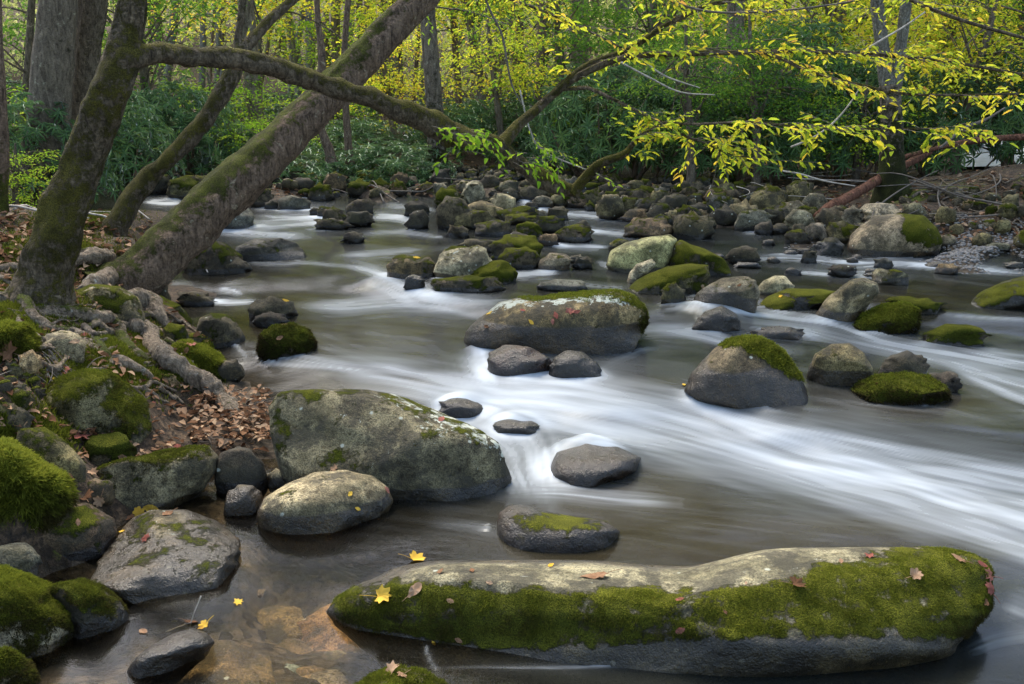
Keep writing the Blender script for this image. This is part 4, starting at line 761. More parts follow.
# ------------------------------------------------------------------ the traced trees
def path3(pts): return np.array([atY(x, y, Y) for x, y, Y in pts])
def wood(name, parent, org, pts3, R, mat, sides=14, moss=.4, up=.35, seg=None, **k):
    V, Q, T, N = tube(pts3, R, sides, seg, **k); A = Acc()
    ms = np.clip(moss+up*N[:, 2]+.25*fbm(V*1.7+3, 2), 0, 1); A.add(V, Q, T, moss=ms)
    return link(name, A.mesh(name, [mat], org), parent)
def prad(pts, rpx): return np.array([pxsize(atY(x, y, Y))*r for (x, y, Y), r in zip(pts, rpx)])
def foot(px, py):
    return march(px, py, Tf)
class Sprays:
    """twigs with leaves, gathered for one branch"""
    def __init__(s): s.L = Acc(); s.W = Acc()
    def twig(s, p, d, L, size, n, droop=.15, flat=.7, r=.0025, seed=0, leaf=True):
        g = np.random.default_rng(seed); t = np.linspace(0, 1, 5)[:, None]; P = p+d*L*t+np.array([0, 0, -1])*droop*L*t**2+g.normal(0, .02*L, (5, 3))*t
        V, Q, T, _ = tube(P, np.linspace(r, r*.35, 5), 4, 8); s.W.add(V, Q, T)
        if not leaf: return P
        C = catmull(P, n+1)[1:]; dd = unit(np.gradient(C, axis=0)); side = unit(np.cross(dd, [0, 0, 1])); sg = np.where(np.arange(n) % 2, 1, -1)[:, None]
        D = unit(dd*.7+side*sg*g.uniform(.5, 1.1, (n, 1))+np.array([0, 0, -.25])+g.normal(0, .22, (n, 3))); Nn = unit(np.array([0, 0, 1])+g.normal(0, .38, (n, 3)))
        leaves(s.L, C, D, Nn, size*g.uniform(.4, 1.25, n), .40, np.clip(g.normal(.5, .24, n), 0, 1), .12); return P
def branch_with_leaves(tree, org, pts, rpx, mat, seed, ntw=0, tl=(.15, .4), leafsize=.055, leafn=(4, 8), lmat=None, rng=(0, 1), moss=.3, name='branch', fwd=(0, 0), twmat=None, droop=.15, updown=(-.3, .35), rmin=.0):
    P = path3(pts); R = prad(pts, rpx); R = np.maximum(R, rmin); b = wood(name, tree, org, P, R, mat, 8, moss, .3, seg=len(pts)*7, rough=.25, rs=9, seed=seed)
    if ntw:
        g = np.random.default_rng(seed); S_ = Sprays(); C = catmull(P, 60); Tn = unit(np.gradient(C, axis=0))
        for k in range(ntw):
            i = int(np.clip(g.uniform(*rng)*59, 0, 59)); d = unit(Tn[i]*g.uniform(.2, 1)+unit(g.normal(size=3)*np.array([1, 1.1, .0]))*.8+np.array([0, 0, g.uniform(*updown)])); L = g.uniform(*tl)
            Pt = S_.twig(C[i], d, L, leafsize, int(g.integers(*leafn)), droop, seed=seed*100+k)
            if g.random() < .55: S_.twig(Pt[2], unit(d+g.normal(0, .5, 3)*np.array([1, 1, .4])), L*.6, leafsize, int(g.integers(3, 6)), droop, seed=seed*100+k+50)
        link('twigs', S_.W.mesh('twigs', [twmat or M_TWIG], org), b); link('leaves', S_.L.mesh('leaves', [lmat or M_YELLOW], org), b)
    return b
# --- mossy tree at left with the long limb
YB = foot(42, 300)[1]
pts = [(40, 318, YB), (42, 297, YB), (50, 262, YB), (57, 238, YB), (70, 200, YB+.05), (86, 156, YB+.1), (100, 117, YB+.1), (112, 85, YB+.1), (121, 59, YB+.15), (128, 28, YB+.2), (133, 0, YB+.2), (137, -50, YB+.3), (150, -160, YB+.5)]
base = atY(42, 300, YB); t1 = thing('mossy_tree', base, 'dark moss-covered tree leaning right at left, its long limb reaching across the stream', 'tree'); org = base
wood('trunk', t1, org, path3(pts), prad(pts, [44, 31, 23.5, 22, 21, 20, 19, 18.5, 17, 15, 13, 12, 10]), M_BARK_MOSS, 44, .53, .2, seg=150, rough=.22, rs=7, ridges=.09, lump=.16)
lp = [(118, 78, YB+.1), (126, 62, YB+.12), (140, 55, YB+.2), (160, 53, YB+.3), (190, 57, YB+.5), (225, 57, YB+.6), (270, 65, YB+.7), (300, 75, YB+.8), (330, 87, YB+.9), (367, 98, YB+1.0), (400, 109, YB+1.1), (430, 121, YB+1.2), (452, 134, YB+1.3), (478, 140, YB+1.35), (500, 147, YB+1.4), (530, 171, YB+1.5), (560, 187, YB+1.55), (577, 192, YB+1.6)]
limb = wood('limb', t1, org, path3(lp), prad(lp, [10, 13, 12.5, 11, 10, 10, 10.5, 10.5, 10.5, 10, 10, 11, 11.5, 8, 8, 8.5, 8, 5]), M_BARK_MOSS, 22, .42, .45, seg=190, rough=.42, rs=8, lump=.42)
# knot on the limb
A = Acc(); V, T = ico(3); c0 = atY(447, 138, YB+1.25); A.add(c0+V*(1+.3*noise(V*2)[:, None])*.06, None, T, moss=.5); link('knot', A.mesh('knot', [M_BARK_MOSS], org), limb)
YL = YB+1.4
br = [([(500, 148, YL), (517, 126, YL+.1), (538, 108, YL+.2), (567, 82, YL+.3), (588, 65, YL+.35), (617, 54, YL+.4), (638, 44, YL+.45), (664, 26, YL+.5), (690, 13, YL+.6), (711, 4, YL+.7), (740, 0, YL+.8), (790, -8, YL+1)], [8, 5.6, 4.8, 4.2, 3.6, 3.1, 3, 2.8, 2.6, 2.2, 1.9, 1.4], 40, (.3, 1), .55),
      ([(566, 84, YL+.3), (588, 71, YL+.3), (617, 59.5, YL+.3), (646, 55, YL+.3), (705, 53, YL+.4), (764, 52, YL+.5), (797, 51, YL+.6), (865, 54, YL+.7), (911, 58, YL+.8), (944, 61, YL+.9), (1024, 75, YL+1), (1100, 92, YL+1.2)], [3.8, 3.6, 3.3, 3, 2.7, 2.5, 2.2, 2, 1.8, 1.6, 1.5, 1.2], 84, (.25, 1), .35),
      ([(563, 89, YL+.3), (580, 88, YL+.2), (591, 89, YL+.1), (617, 101, YL), (641, 113, YL), (661, 122, YL), (685, 136, YL), (705, 143, YL+.1), (730, 154, YL+.1), (770, 160, YL+.1)], [2.4, 2.1, 2, 1.8, 1.7, 1.5, 1.2, 1., .8, .6], 34, (.4, 1), .3),
      ([(664, 123, YL), (702, 124, YL-.2), (749, 122, YL-.3), (800, 127, YL-.3), (812, 128, YL-.3), (888, 129, YL-.2), (941, 129, YL-.1), (985, 136, YL)], [1.2, 1.3, 1.3, 1.2, 1.1, 1, .9, .6], 44, (.1, 1), .3),
      ([(764, 53, YL+.5), (785, 60, YL+.3), (803, 69, YL+.2), (835, 79, YL+.1), (865, 86, YL+.1), (906, 94, YL), (964, 95, YL), (1017, 94, YL), (1060, 98, YL)], [2, 1.9, 1.8, 1.7, 1.6, 1.4, 1.2, 1, .7], 36, (.1, 1), .3)]
for k, (p, r_, n_, rg, mo) in enumerate(br):
    branch_with_leaves(t1, org, p, r_, M_BARK_MOSS, 300+k, n_, (.12, .42), .066, (4, 9), M_YELLOW, rg, mo, rmin=.0025, updown=(-.25, .3))
# hooked end of the limb rising to the right
branch_with_leaves(t1, org, [(572, 194, YL+.15), (578, 186, YL+.15), (594, 168, YL+.1), (608, 160, YL+.05), (623, 155, YL), (632, 145, YL), (640, 136, YL-.1), (652, 129, YL-.1), (664, 122, YL)], [6.5, 5.5, 5, 4.5, 4, 2.6, 2, 1.6, 1.2], M_BARK_MOSS, 310, 14, (.1, .3), .06, (4, 8), M_YELLOW, (.5, 1), .6, rmin=.004)
# lime sprays beside the knot and along the limb
def spray_at(tree, org, spots, seed, lmat, size, name='leafy_twigs', L=(.08, .22), k=7):
    S_ = Sprays(); g = np.random.default_rng(seed)
    for px, py, Y, n in spots:
        for j in range(n):
            p = atY(px+g.normal(0, 6), py+g.normal(0, 3), Y+g.normal(0, .05)); d = unit(np.array([g.uniform(-1, 1), g.uniform(-.6, .6), g.uniform(-.35, .2)])); S_.twig(p, d, g.uniform(*L), size, int(g.integers(4, k)), .25, seed=seed*50+int(px)+j)
    tw = link(name, S_.W.mesh(name, [M_TWIG], org), tree); link('leaves', S_.L.mesh('leaves', [lmat], org), tw)
spray_at(t1, org, [(440, 130, YB+1.1, 3), (460, 132, YB+1.1, 5), (475, 134, YB+1.15, 6), (485, 142, YB+1.1, 3), (470, 148, YB+1.1, 3), (515, 160, YB+1.3, 3), (535, 155, YB+1.3, 5), (545, 165, YB+1.3, 3), (570, 158, YB+1.4, 3)], 41, M_LIME, .062)
# --- big brown trunk leaning across
YC = foot(128, 290)[1]
pts = [(112, 300, YC-.05), (122, 290, YC), (135, 279, YC), (160, 255, YC+.1), (190, 228, YC+.25), (222, 196, YC+.4), (252, 168, YC+.55), (282, 142, YC+.7), (307, 116, YC+.85), (335, 87, YC+1.0), (364, 58, YC+1.15), (392, 28, YC+1.3), (420, 0, YC+1.4), (455, -38, YC+1.6), (510, -100, YC+1.9)]
base = atY(128, 290, YC); t2 = thing('leaning_tree', base, 'thick brown tree trunk leaning far out over the stream, with moss on its upper side', 'tree')
wood('trunk', t2, base, path3(pts), prad(pts, [38, 30, 26, 24.5, 24, 23.5, 22, 20, 18, 17.5, 17, 16, 15, 13, 11]), M_BARK_RED, 44, .27, .5, seg=150, rough=.17, rs=7, ridges=.09, lump=.12)
# --- thin forked tree between them
YD = foot(118, 232)[1]
pts = [(110, 240, YD), (120, 222, YD), (132, 198, YD+.1), (148, 179, YD+.2), (164, 164, YD+.25), (190, 138, YD+.35), (211, 111, YD+.45), (226, 86, YD+.5), (238, 62, YD+.55), (243, 46, YD+.6)]
base = atY(112, 238, YD); t3 = thing('forked_tree', base, 'slender mossy tree leaning right and forking high, between the two thick trunks', 'tree')
wood('trunk', t3, base, path3(pts), prad(pts, [17, 12, 10.5, 10, 9.5, 9.5, 9, 8.5, 7.5, 7.5]), M_BARK_MOSS, 20, .45, .4, seg=90, rough=.22, rs=7, lump=.3)
for p, r_ in (([(240, 52, YD+.58), (256, 35, YD+.7), (272, 18, YD+.85), (293, 0, YD+1), (330, -30, YD+1.2)], [7, 5.5, 5, 4.5, 3]), ([(241, 52, YD+.6), (238, 38, YD+.6), (241, 18, YD+.6), (243, -5, YD+.65), (246, -50, YD+.7)], [5.5, 4, 3.6, 3.4, 2.5])):
    wood('limb', t3, base, path3(p), prad(p, r_), M_BARK_MOSS, 12, .35, .4, seg=40, rough=.25, rs=8)
# --- straight trees
def straight(pts, rpx, mat, label, moss=.1, name='tree', cat='tree', group=None, sides=22, flare=1.0, crown=None, crown_mat=None, up=.1, **k):
    b = foot(pts[0][0], pts[0][1]); Y = b[1]; p = [(x, y, Y+dy) for x, y, dy in pts]; P = path3(p); R = prad(p, rpx)
    t = thing(name, P[0], label, cat, group)
    P = np.vstack([P[0]-np.array([0, 0, .3]), P]); R = np.concatenate([[R[0]*1.15], R])
    V, Q, T, N = tube(P, R, sides, max(len(P)*10, 30), **dict(dict(rough=.12, rs=4, ridges=.05, lump=.1), **k)); A = Acc()
    hz = V[:, 2]-P[1][2]; A.add(V, Q, T, moss=np.clip(moss+.9*np.exp(-np.maximum(hz, 0)/.35)*(moss > .05)+.2*fbm(V*1.2, 2)+up*N[:, 2], 0, 1)); link('trunk', A.mesh('trunk', [mat], P[1-0]*0+np.array(t.location)), t)
    return t, Y, P
straight([(38, 208, 0), (43, 185, 0), (46, 150, 0), (50, 100, 0), (54, 50, 0), (58, 0, 0), (62, -80, 0), (70, -250, 0)], [25, 23, 21.5, 20, 19, 18, 17, 15], M_BARK_GREY, 'tall straight grey tree trunk standing behind the dark mossy leaning tree', .22, 'grey_tree')
straight([(70, 206, 0), (76, 150, 0), (82, 100, 0), (87, 50, 0), (92, 0, 0), (97, -80, 0), (104, -250, 0)], [15, 14, 14, 14, 15, 14, 13], M_BARK_MOSS, 'deeply ridged dark trunk just right of the tall straight grey tree', .25, 'ridged_tree', ridges=.18)
straight([(-2, 212, 0), (0, 150, 0), (-3, 80, 0), (-6, 0, 0), (-8, -200, 0)], [10, 8.5, 8, 7.5, 7], M_BARK_RED, 'brown tree trunk half cut off by the left edge of the photo', .1, 'brown_tree')
straight([(440, 181, 0), (437, 150, 0), (434, 100, 0), (431, 60, 0), (428, 20, 0), (425, -60, 0), (420, -200, 0)], [11.5, 9.5, 8.5, 8, 7.5, 7, 6], M_BARK_GREY, 'single upright grey trunk on the bank above the boulder heap', .25, 'grey_tree')
straight([(892, 197, 0), (892, 170, 0), (892, 130, 0), (891, 100, 0), (890, 85, 0)], [20, 13, 10.5, 10, 10.5], M_BARK_GREY, 'pale tree with a moss-covered foot on the right bank, splitting in two above', .35, 'bank_tree')
tr, Yr, _ = straight([(892, 190, .02), (888, 85, .02), (882, 50, 0), (878, 0, 0), (872, -90, 0)], [8, 8, 7.5, 7, 6], M_BARK_PALE, 'pale left stem of the double tree on the right bank', .05, 'tree_stem')
bpy.data.objects.remove(tr.children[0]); bpy.data.objects.remove(tr)
bt = [o for o in COL.objects if o.name.startswith('bank_tree')][0]; bo = np.array(bt.location)
for p, r_ in (([(889, 96, Yr), (884, 60, Yr), (879, 20, Yr), (875, -20, Yr), (868, -140, Yr+.2)], [8, 7, 6.5, 6, 5]), ([(893, 96, Yr), (899, 60, Yr), (904, 20, Yr), (908, -20, Yr), (918, -140, Yr+.2)], [7, 6, 5.5, 5.5, 5])):
    wood('stem', bt, bo, path3(p), prad(p, r_), M_BARK_PALE, 14, .05, .1, seg=40, rough=.15, rs=5)
# roots of the left bank -----------------------------------------------
def root(pts, rpx, label, mat=M_ROOT, lift=.5, moss=.25, name='root', cat='root', rough=.5, sides=16, up=.35, group=None, lump=.6):
    P = []; 
    for x, y in pts: P.append(march(x, y, Tf))
    P = np.array(P); R = np.array([pxsize(p)*r for p, r in zip(P, rpx)]); P[:, 2] += R*lift
    V, Q, T, N = tube(P, R, sides, len(pts)*12, rough=rough, rs=16, lump=lump, ridges=.12); A = Acc(); A.add(V, Q, T, moss=np.clip(moss+up*N[:, 2]+.3*fbm(V*4, 2), 0, 1))
    return tag(link(name, A.mesh(name, [mat], P[0]), None, P[0]), label, cat, group)
root([(128, 330), (147, 338), (153, 352), (165, 364), (185, 376), (205, 390), (222, 405), (232, 420), (238, 436)], [5, 9, 8, 10.5, 8.5, 10, 7, 8, 3], 'thick gnarled bare root running down the bank to the water beside the blocky bank boulder', moss=.02, up=.15, lift=.9, rough=.55, lump=.7)
root([(0, 304), (14, 298), (26, 306), (33, 318), (44, 326), (70, 334), (95, 338)], [7, 7, 7, 6, 5, 5, 4], 'knobbly pale root curling from the left edge below the big mossy trunk', moss=.15)
root([(20, 312), (45, 314), (70, 316), (92, 320), (112, 326), (120, 340), (132, 352), (150, 362)], [4, 5, 6, 7, 9, 8, 6, 3], 'long mossy root winding right from the foot of the big mossy trunk')
root([(84, 294), (100, 286), (120, 278), (136, 272), (150, 264)], [7, 8, 9, 9, 6], 'tan root spreading from the base of the leaning trunk towards the mossy tree', moss=.05, up=.15)
root([(68, 268), (80, 263), (98, 262), (112, 260)], [6, 7, 8, 5], 'tan root behind the mossy tree, leading to the leaning trunk', moss=.05, up=.1)
root([(118, 306), (132, 302), (150, 308), (160, 318), (168, 330)], [5, 8, 9, 8, 5], 'bare knuckled root right of the lichen-patched boulder between the trunks', moss=.05, up=.2)
root([(112, 360), (128, 368), (142, 374), (152, 380)], [4, 5.5, 5, 3], 'short light brown root pointing at the gnarled bare root', moss=.0, up=.1)
root([(96, 340), (104, 352), (108, 362), (98, 368)], [4, 4, 3, 2], 'small hooked root above the large mossy bank boulder', moss=.3)
root([(20, 352), (45, 348), (62, 344), (78, 336)], [2.5, 3, 3, 2.5], 'thin pale root crossing the flat grey rock among the roots', moss=.0, up=.1)
root([(0, 270), (14, 268), (30, 270)], [3, 3.5, 3], 'bleached root at the left edge, upper one', moss=0, up=0, mat=M_ROOT)
root([(0, 278), (10, 284), (22, 290), (30, 300)], [3, 3, 3, 2], 'bleached root at the left edge, lower one running down to the trunk', moss=0, up=0)
root([(74, 256), (88, 252), (100, 256), (112, 252)], [2, 3, 3, 2], 'thin grey root behind the big mossy trunk', moss=.1)
gq = np.random.default_rng(12)
ROOTL = {}
for k in range(74):                                       # the tangle of thin roots
    x, y = gq.uniform(0, 170), gq.uniform(302, 400)
    if y > 335+x*.45+20: continue
    a = gq.uniform(-.5, .9); L = gq.uniform(25, 75); n_ = 6; t = np.linspace(0, 1, n_); wv = gq.normal(0, 5, n_); pts_ = [(x+L*tt*math.cos(a)+w_*.3, y+L*.55*tt*math.sin(a)+w_*.55) for tt, w_ in zip(t, wv)]
    r0 = gq.uniform(1.2, 3.6); zone = ('below the big mossy trunk' if x < 60 else 'under the lichen-patched boulder between the trunks' if x < 115 else 'beside the thick gnarled root')
    root(pts_, list(r0*np.linspace(1, .35, n_)*gq.uniform(.7, 1.3, n_)), 'thin twisting root in the tangle '+zone, moss=gq.uniform(0, .35), up=.25, group='thin roots tangled '+zone, sides=8, lift=gq.uniform(.4, 1.8))
for k in range(26):
    x, y = gq.uniform(895, 1015), gq.uniform(170, 228); a = gq.uniform(-.6, 1.2); L = gq.uniform(18, 60); t = np.linspace(0, 1, 6); wv = gq.normal(0, 4, 6); r0 = gq.uniform(.7, 1.7)
    root([(x+L*tt*math.cos(a), y+L*.4*tt*math.sin(a)+w_*.4) for tt, w_ in zip(t, wv)], list(r0*np.linspace(1, .4, 6)), 'thin exposed root on the right bank behind the dome-shaped boulder', moss=gq.uniform(0, .3), up=.2, group='thin roots on the right bank', sides=7, lift=gq.uniform(.5, 3))
# logs and dead wood -----------------------------------------------------
def lay(name, pts, rpx, mat, label, cat, moss=.1, group=None, sides=12, rough=.2, up=.2, lump=.3):
    P = path3(pts); R = prad(pts, rpx); V, Q, T, N = tube(P, R, sides, len(pts)*12, rough=rough, rs=8, lump=lump, ridges=.1); A = Acc(); A.add(V, Q, T, moss=np.clip(moss+up*N[:, 2]+.2*fbm(V*3, 2), 0, 1))
    return tag(link(name, A.mesh(name, [mat], P[0]), None, P[0]), label, cat, group)
g1, g2 = foot(817, 219), foot(880, 190)
lay('fallen_log', [(815, 217, g1[1]-.1), (835, 205, g1[1]), (858, 192, g1[1]+.3), (878, 180, g1[1]+.7), (905, 165, g1[1]+1.2), (930, 152, g1[1]+1.6)], [3, 5.4, 5.2, 4.6, 4, 3], M_REDWOOD, 'rotten red-brown log sloping down to the rocks left of the dome-shaped boulder', 'log')
lay('fallen_log', [(900, 158, g1[1]+1), (930, 150, g1[1]+1.1), (960, 143, g1[1]+1.2), (992, 139, g1[1]+1.3), (1040, 136, g1[1]+1.4), (1090, 133, g1[1]+1.5)], [2, 2.2, 2.6, 3.2, 3.6, 4], M_REDWOOD, 'reddish fallen log lying level along the top of the right bank', 'log')
lay('fallen_branch', [(940, 148, g1[1]+.9), (965, 128, g1[1]+1), (985, 120, g1[1]+1.1), (1005, 108, g1[1]+1.2)], [1.5, 1.6, 1.4, 1], M_TWIG, 'thin dark branch propped above the level reddish log', 'branch')
def twigs_at(n, box, L, rr, mat, name, label, group, seed, cat='twig', lift=.0, surf=None):
    g = np.random.default_rng(seed); first = []
    for k in range(n):
        p = march(g.uniform(box[0], box[2]), g.uniform(box[1], box[3]), surf or Tf); a = g.uniform(0, 2*np.pi); l = g.uniform(*L); m = 6; t = np.linspace(-.5, .5, m)
        bend = g.normal(0, .12)*l; X = p[0]+np.cos(a)*t*l+np.sin(a)*bend*(1-4*t*t); Yy = p[1]+np.sin(a)*t*l-np.cos(a)*bend*(1-4*t*t); Zt = (surf or Tf)(X, Yy)
        Zl = np.interp(t, [-.5, .5], [Zt[0], Zt[-1]]); Z = np.maximum(Zt, Zl)*1.0+rr+lift*l*g.uniform(0, 1)*(t+.5)
        V, Q, T, N = tube(np.stack([X, Yy, Z], -1), np.linspace(rr, rr*.4, m), 5, 14, rough=.3, rs=20); A = Acc(); A.add(V, Q, T, moss=.1)
        tag(link(name, A.mesh(name, [mat], p), None, p), label, cat, group)
twigs_at(30, (330, 176, 470, 192), (.5, 1.6), .012, M_TWIG, 'twig', 'brown dead twig in the drift heap at the foot of the single upright grey trunk', 'drift twigs on the centre bank', 1, lift=.12)
twigs_at(26, (840, 150, 1024, 225), (.5, 1.5), .011, M_TWIG, 'twig', 'thin brown dead twig tangled on the right bank behind the dome-shaped boulder', 'dead twigs on the right bank', 2, lift=.3)
twigs_at(12, (690, 165, 850, 205), (.5, 1.2), .006, M_TWIG_PALE, 'twig', 'bleached bare stick lying over the rubble rocks of the far right bank', 'bleached sticks over the rubble', 3, lift=.15, surf=lambda x, y: Sf(x, y)+.12)
twigs_at(22, (0, 330, 120, 400), (.08, .3), .004, M_TWIG, 'twig', 'short brown twig among the roots on the near left bank', 'twigs on the left bank', 4, lift=.2)
twigs_at(8, (0, 180, 100, 230), (.5, 1.4), .012, M_TWIG_PALE, 'twig', 'pale stick on the forest floor around the tall straight grey tree', 'sticks on the left forest floor', 5, lift=.25)
twigs_at(18, (205, 392, 272, 445), (.1, .3), .003, M_TWIG, 'twig', 'fine dark rootlet in the leaf drift beside the big lichen-spotted boulder', 'rootlets in the leaf drift', 6, lift=.5)
def stick(pts, r0, mat, label, surf=Sf, lifts=None):
    P = np.array([march(x, y, surf) for x, y in pts]); P[:, 2] += (np.array(lifts) if lifts else r0); V, Q, T, _ = tube(P, np.linspace(r0, r0*.5, len(P)), 6, len(P)*8, rough=.2, rs=20); A = Acc(); A.add(V, Q, T, moss=0.); return tag(link('stick', A.mesh('stick', [mat], P[0]), None, P[0]), label, 'stick')
stick([(168, 270), (185, 267), (200, 268), (208, 276)], .012, M_TWIG_PALE, 'curved pale stick poking over the pool under the leaning trunk', lifts=[.1, .12, .1, .03])
stick([(120, 222), (135, 218), (150, 224)], .014, M_TWIG_PALE, 'pale branch stub beside the foot of the slender forked tree', lifts=[.1, .1, .05])
# ------------------------------------------------------------------ bushes and the wood behind
def whorl_bush(seed, n, R=(1., 1., 1.), leaf=.13, mat=M_RHODO, per=9, stems=9, shell=.45, low=0.):
    """a broad-leaved evergreen bush: stems, and rosettes of leaves at the shoot ends"""
    g = np.random.default_rng(seed); d = unit(g.normal(size=(n, 3))); d[:, 2] = np.abs(d[:, 2])*1.1-.25; rad = g.uniform(shell, 1, n)**.6*(1+.28*fbm(d*2.2+seed, 2))
    P = d*rad[:, None]*np.array(R); P[:, 2] += R[2]*.45+low; out = unit(d+np.array([0, 0, .5])+g.normal(0, .35, (n, 3)))
    PP = np.repeat(P, per, 0); oo = np.repeat(out, per, 0); a = np.tile(np.arange(per)*2*np.pi/per, n)+np.repeat(g.uniform(0, 6, n), per)
    u = unit(np.cross(oo, [.2, .3, 1])); v = np.cross(oo, u); D = unit(u*np.cos(a)[:, None]+v*np.sin(a)[:, None]+oo*g.uniform(-.45, .5, (n*per, 1))+np.array([0, 0, -.15]))
    A = Acc(); leaves(A, PP, D, oo, leaf*g.uniform(.6, 1.1, n*per), .17, np.clip(np.repeat(g.normal(.45, .16, n), per)+g.normal(0, .14, n*per), 0, 1), .15)
    S = Acc()
    for k in range(stems):
        i = g.integers(n); q = P[i]; b = np.array([g.normal(0, .12), g.normal(0, .12), -.4]); m = (b+q)*.5+g.normal(0, .12, 3)*np.array(R); V, Q, T, _ = tube(np.array([b, m, q]), [.035, .022, .006], 5, 12); S.add(V, Q, T, moss=.2)
    return A.mesh('foliage', [mat]), S.mesh('stems', [M_BARK_RED])
def leafy_crown(seed, n, R, leaf, mat, layers=7, trunk_h=3., base_z=1., twigs=24, W=.5, flat=.12):
    """open deciduous crown: flat layered sprays"""
    g = np.random.default_rng(seed); k = layers*5; C = unit(g.normal(size=(k, 3)))*g.uniform(.35, 1, (k, 1))*np.array(R); C[:, 2] += base_z+R[2]
    i = g.integers(k, size=n); rr = g.uniform(.25, .6, k)*min(R[0], R[1]); th = g.uniform(0, 2*np.pi, n); q = np.sqrt(g.random(n))*rr[i]
    P = C[i]+np.stack([np.cos(th)*q, np.sin(th)*q, g.normal(0, flat, n)*rr[i]-.25*q*q/rr[i]], -1)
    D = unit(np.stack([np.cos(th), np.sin(th), g.normal(-.2, .25, n)], -1)+g.normal(0, .4, (n, 3))); N = unit(np.array([0, 0, 1])+g.normal(0, .4, (n, 3)))
    A = Acc(); leaves(A, P, D, N, leaf*g.uniform(.6, 1.15, n), W, np.clip(g.normal(.5, .22, n)+.12*g.normal(size=k)[i], 0, 1), .1)
    S = Acc(); top = np.array([g.normal(0, .3), g.normal(0, .3), base_z+R[2]*1.7]); pth = np.array([[0, 0, -.4], [g.normal(0, .06), g.normal(0, .06), base_z*.6], top*np.array([.6, .6, .7]), top]); V, Q, T, _ = tube(pth, np.array([.11, .085, .06, .02])*trunk_h/3, 8, 30, rough=.15, rs=3); S.add(V, Q, T, moss=.12)
    for j in range(min(twigs, k)):
        z = g.uniform(.35, .95); s = np.array([np.interp(z*top[2], pth[:, 2], pth[:, a]) for a in (0, 1)]+[z*top[2]*.9]); e = C[j]; V, Q, T, _ = tube(np.array([s, (s+e)/2+np.array([0, 0, .15]), e]), [.022, .012, .004], 4, 10); S.add(V, Q, T, moss=.1)
    return A.mesh('crown', [mat]), S.mesh('trunk', [M_BARK_GREY])
BUSH = [whorl_bush(s, 330, (1.15, 1., .95)) for s in (1, 2, 3)]+[whorl_bush(4, 210, (.8, .8, 1.2), .14)]
YEL = [leafy_crown(11+s, 3300, (1.7, 1.7, 1.5), .085, M_YELLOW) for s in range(2)]
GRN = [leafy_crown(21+s, 3600, (1.7, 1.6, 1.4), .08, M_GREEN) for s in range(2)]
LIM = [leafy_crown(31, 2300, (1.5, 1.3, .9), .075, M_LIME, base_z=.5)]
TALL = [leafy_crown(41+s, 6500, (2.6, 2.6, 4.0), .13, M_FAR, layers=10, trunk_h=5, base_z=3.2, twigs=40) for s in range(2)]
def place(kind, nm, x, y, s, rz, label, cat, group, names, z=None, sz=1.):
    sz = sz if sz else 1
    z = float(Tf(np.array([x]), np.array([y]), False)[0]) if z is None else z
    t = thing(nm, (x, y, z-.05), label, cat, group); t.scale = (s, s, s*sz); t.rotation_euler = (0, 0, rz)
    for me, n_ in zip(kind, names): link(n_, me, t)
    return t
def lab_place(px, Y):
    side = 'left' if px < 230 else 'left-centre' if px < 430 else 'centre' if px < 620 else 'right-centre' if px < 820 else 'right'
    return side
g = np.random.default_rng(5)
BN = [  # px, Y, scale, label
 (140, 15.5, 1.0, 'evergreen shrub with blue-green leaves behind the slender forked tree'), (100, 13.8, 1.1, 'evergreen shrub directly behind the deeply ridged dark trunk'), (180, 15.6, 1.15, 'broad evergreen shrub in the gap under the long limb'),
 (235, 15.8, 1.1, 'evergreen shrub between the slender forked tree and the leaning trunk'), (20, 11.5, 1.0, 'evergreen shrub behind the tall straight grey tree, at the left edge'), (285, 14.5, 1.1, 'evergreen shrub behind the middle of the leaning trunk'),
 (385, 15.0, 1.15, 'blue-green evergreen shrub hanging over the drift heap, left of the upright grey trunk'), (355, 16.2, 1.2, 'evergreen shrub right behind the crossing of the leaning trunk and the limb'), (410, 14.6, .7, 'low evergreen shrub at the foot of the upright grey trunk'),
 (470, 17.0, 1.2, 'dark evergreen shrub right of the upright grey trunk'), (520, 17.5, 1.3, 'dark evergreen shrub behind the fork of the yellow-leaved branches'), (575, 15.2, 1.25, 'dark evergreen shrub above the left end of the rubble bank'),
 (625, 14.6, 1.3, 'dense dark evergreen shrub over the middle of the rubble bank'), (680, 14.2, 1.25, 'dense dark evergreen shrub above the rubble bank, under the bright green sapling'), (735, 14.0, 1.2, 'dark evergreen shrub overhanging the right end of the rubble bank'),
 (790, 13.8, 1.25, 'evergreen shrub above the bleached sticks on the right bank'), (845, 14.2, 1.3, 'evergreen shrub behind the rotten red-brown log'), (930, 13.6, 1.2, 'evergreen shrub behind the double-stemmed bank tree'), 
 (1050, 13.2, 1.3, 'evergreen shrub cut by the right edge of the photo')]
for i, (px, Y, s, lab) in enumerate(BN):
    p = atY(px, 150, Y); place(BUSH[i % 4], 'evergreen_shrub', p[0], Y, s, i*2.4, lab, 'shrub', 'broad-leaved evergreen shrubs along the banks', ('foliage', 'stems'), sz=.5 if 195 < px < 450 else .75 if px < 600 and px > 195 else 1.15)
for j, (x, y, s) in enumerate([(-6.6, 6.2, .9), (-7.6, 8.6, 1.1), (-8.8, 11.2, 1.2), (-6.2, 3.8, .8), (-5.8, 1.6, .7), (-7.4, 12.8, 1.1), (9.6, 8.5, 1.1), (9.0, 10.6, 1.1)]):
    place(BUSH[j % 4], 'evergreen_shrub', x, y, s, j*1.3, 'evergreen shrub on the bank beyond the side of the view', 'shrub', 'shrubs beside the view', ('foliage', 'stems'), sz=1.1)
k = 0
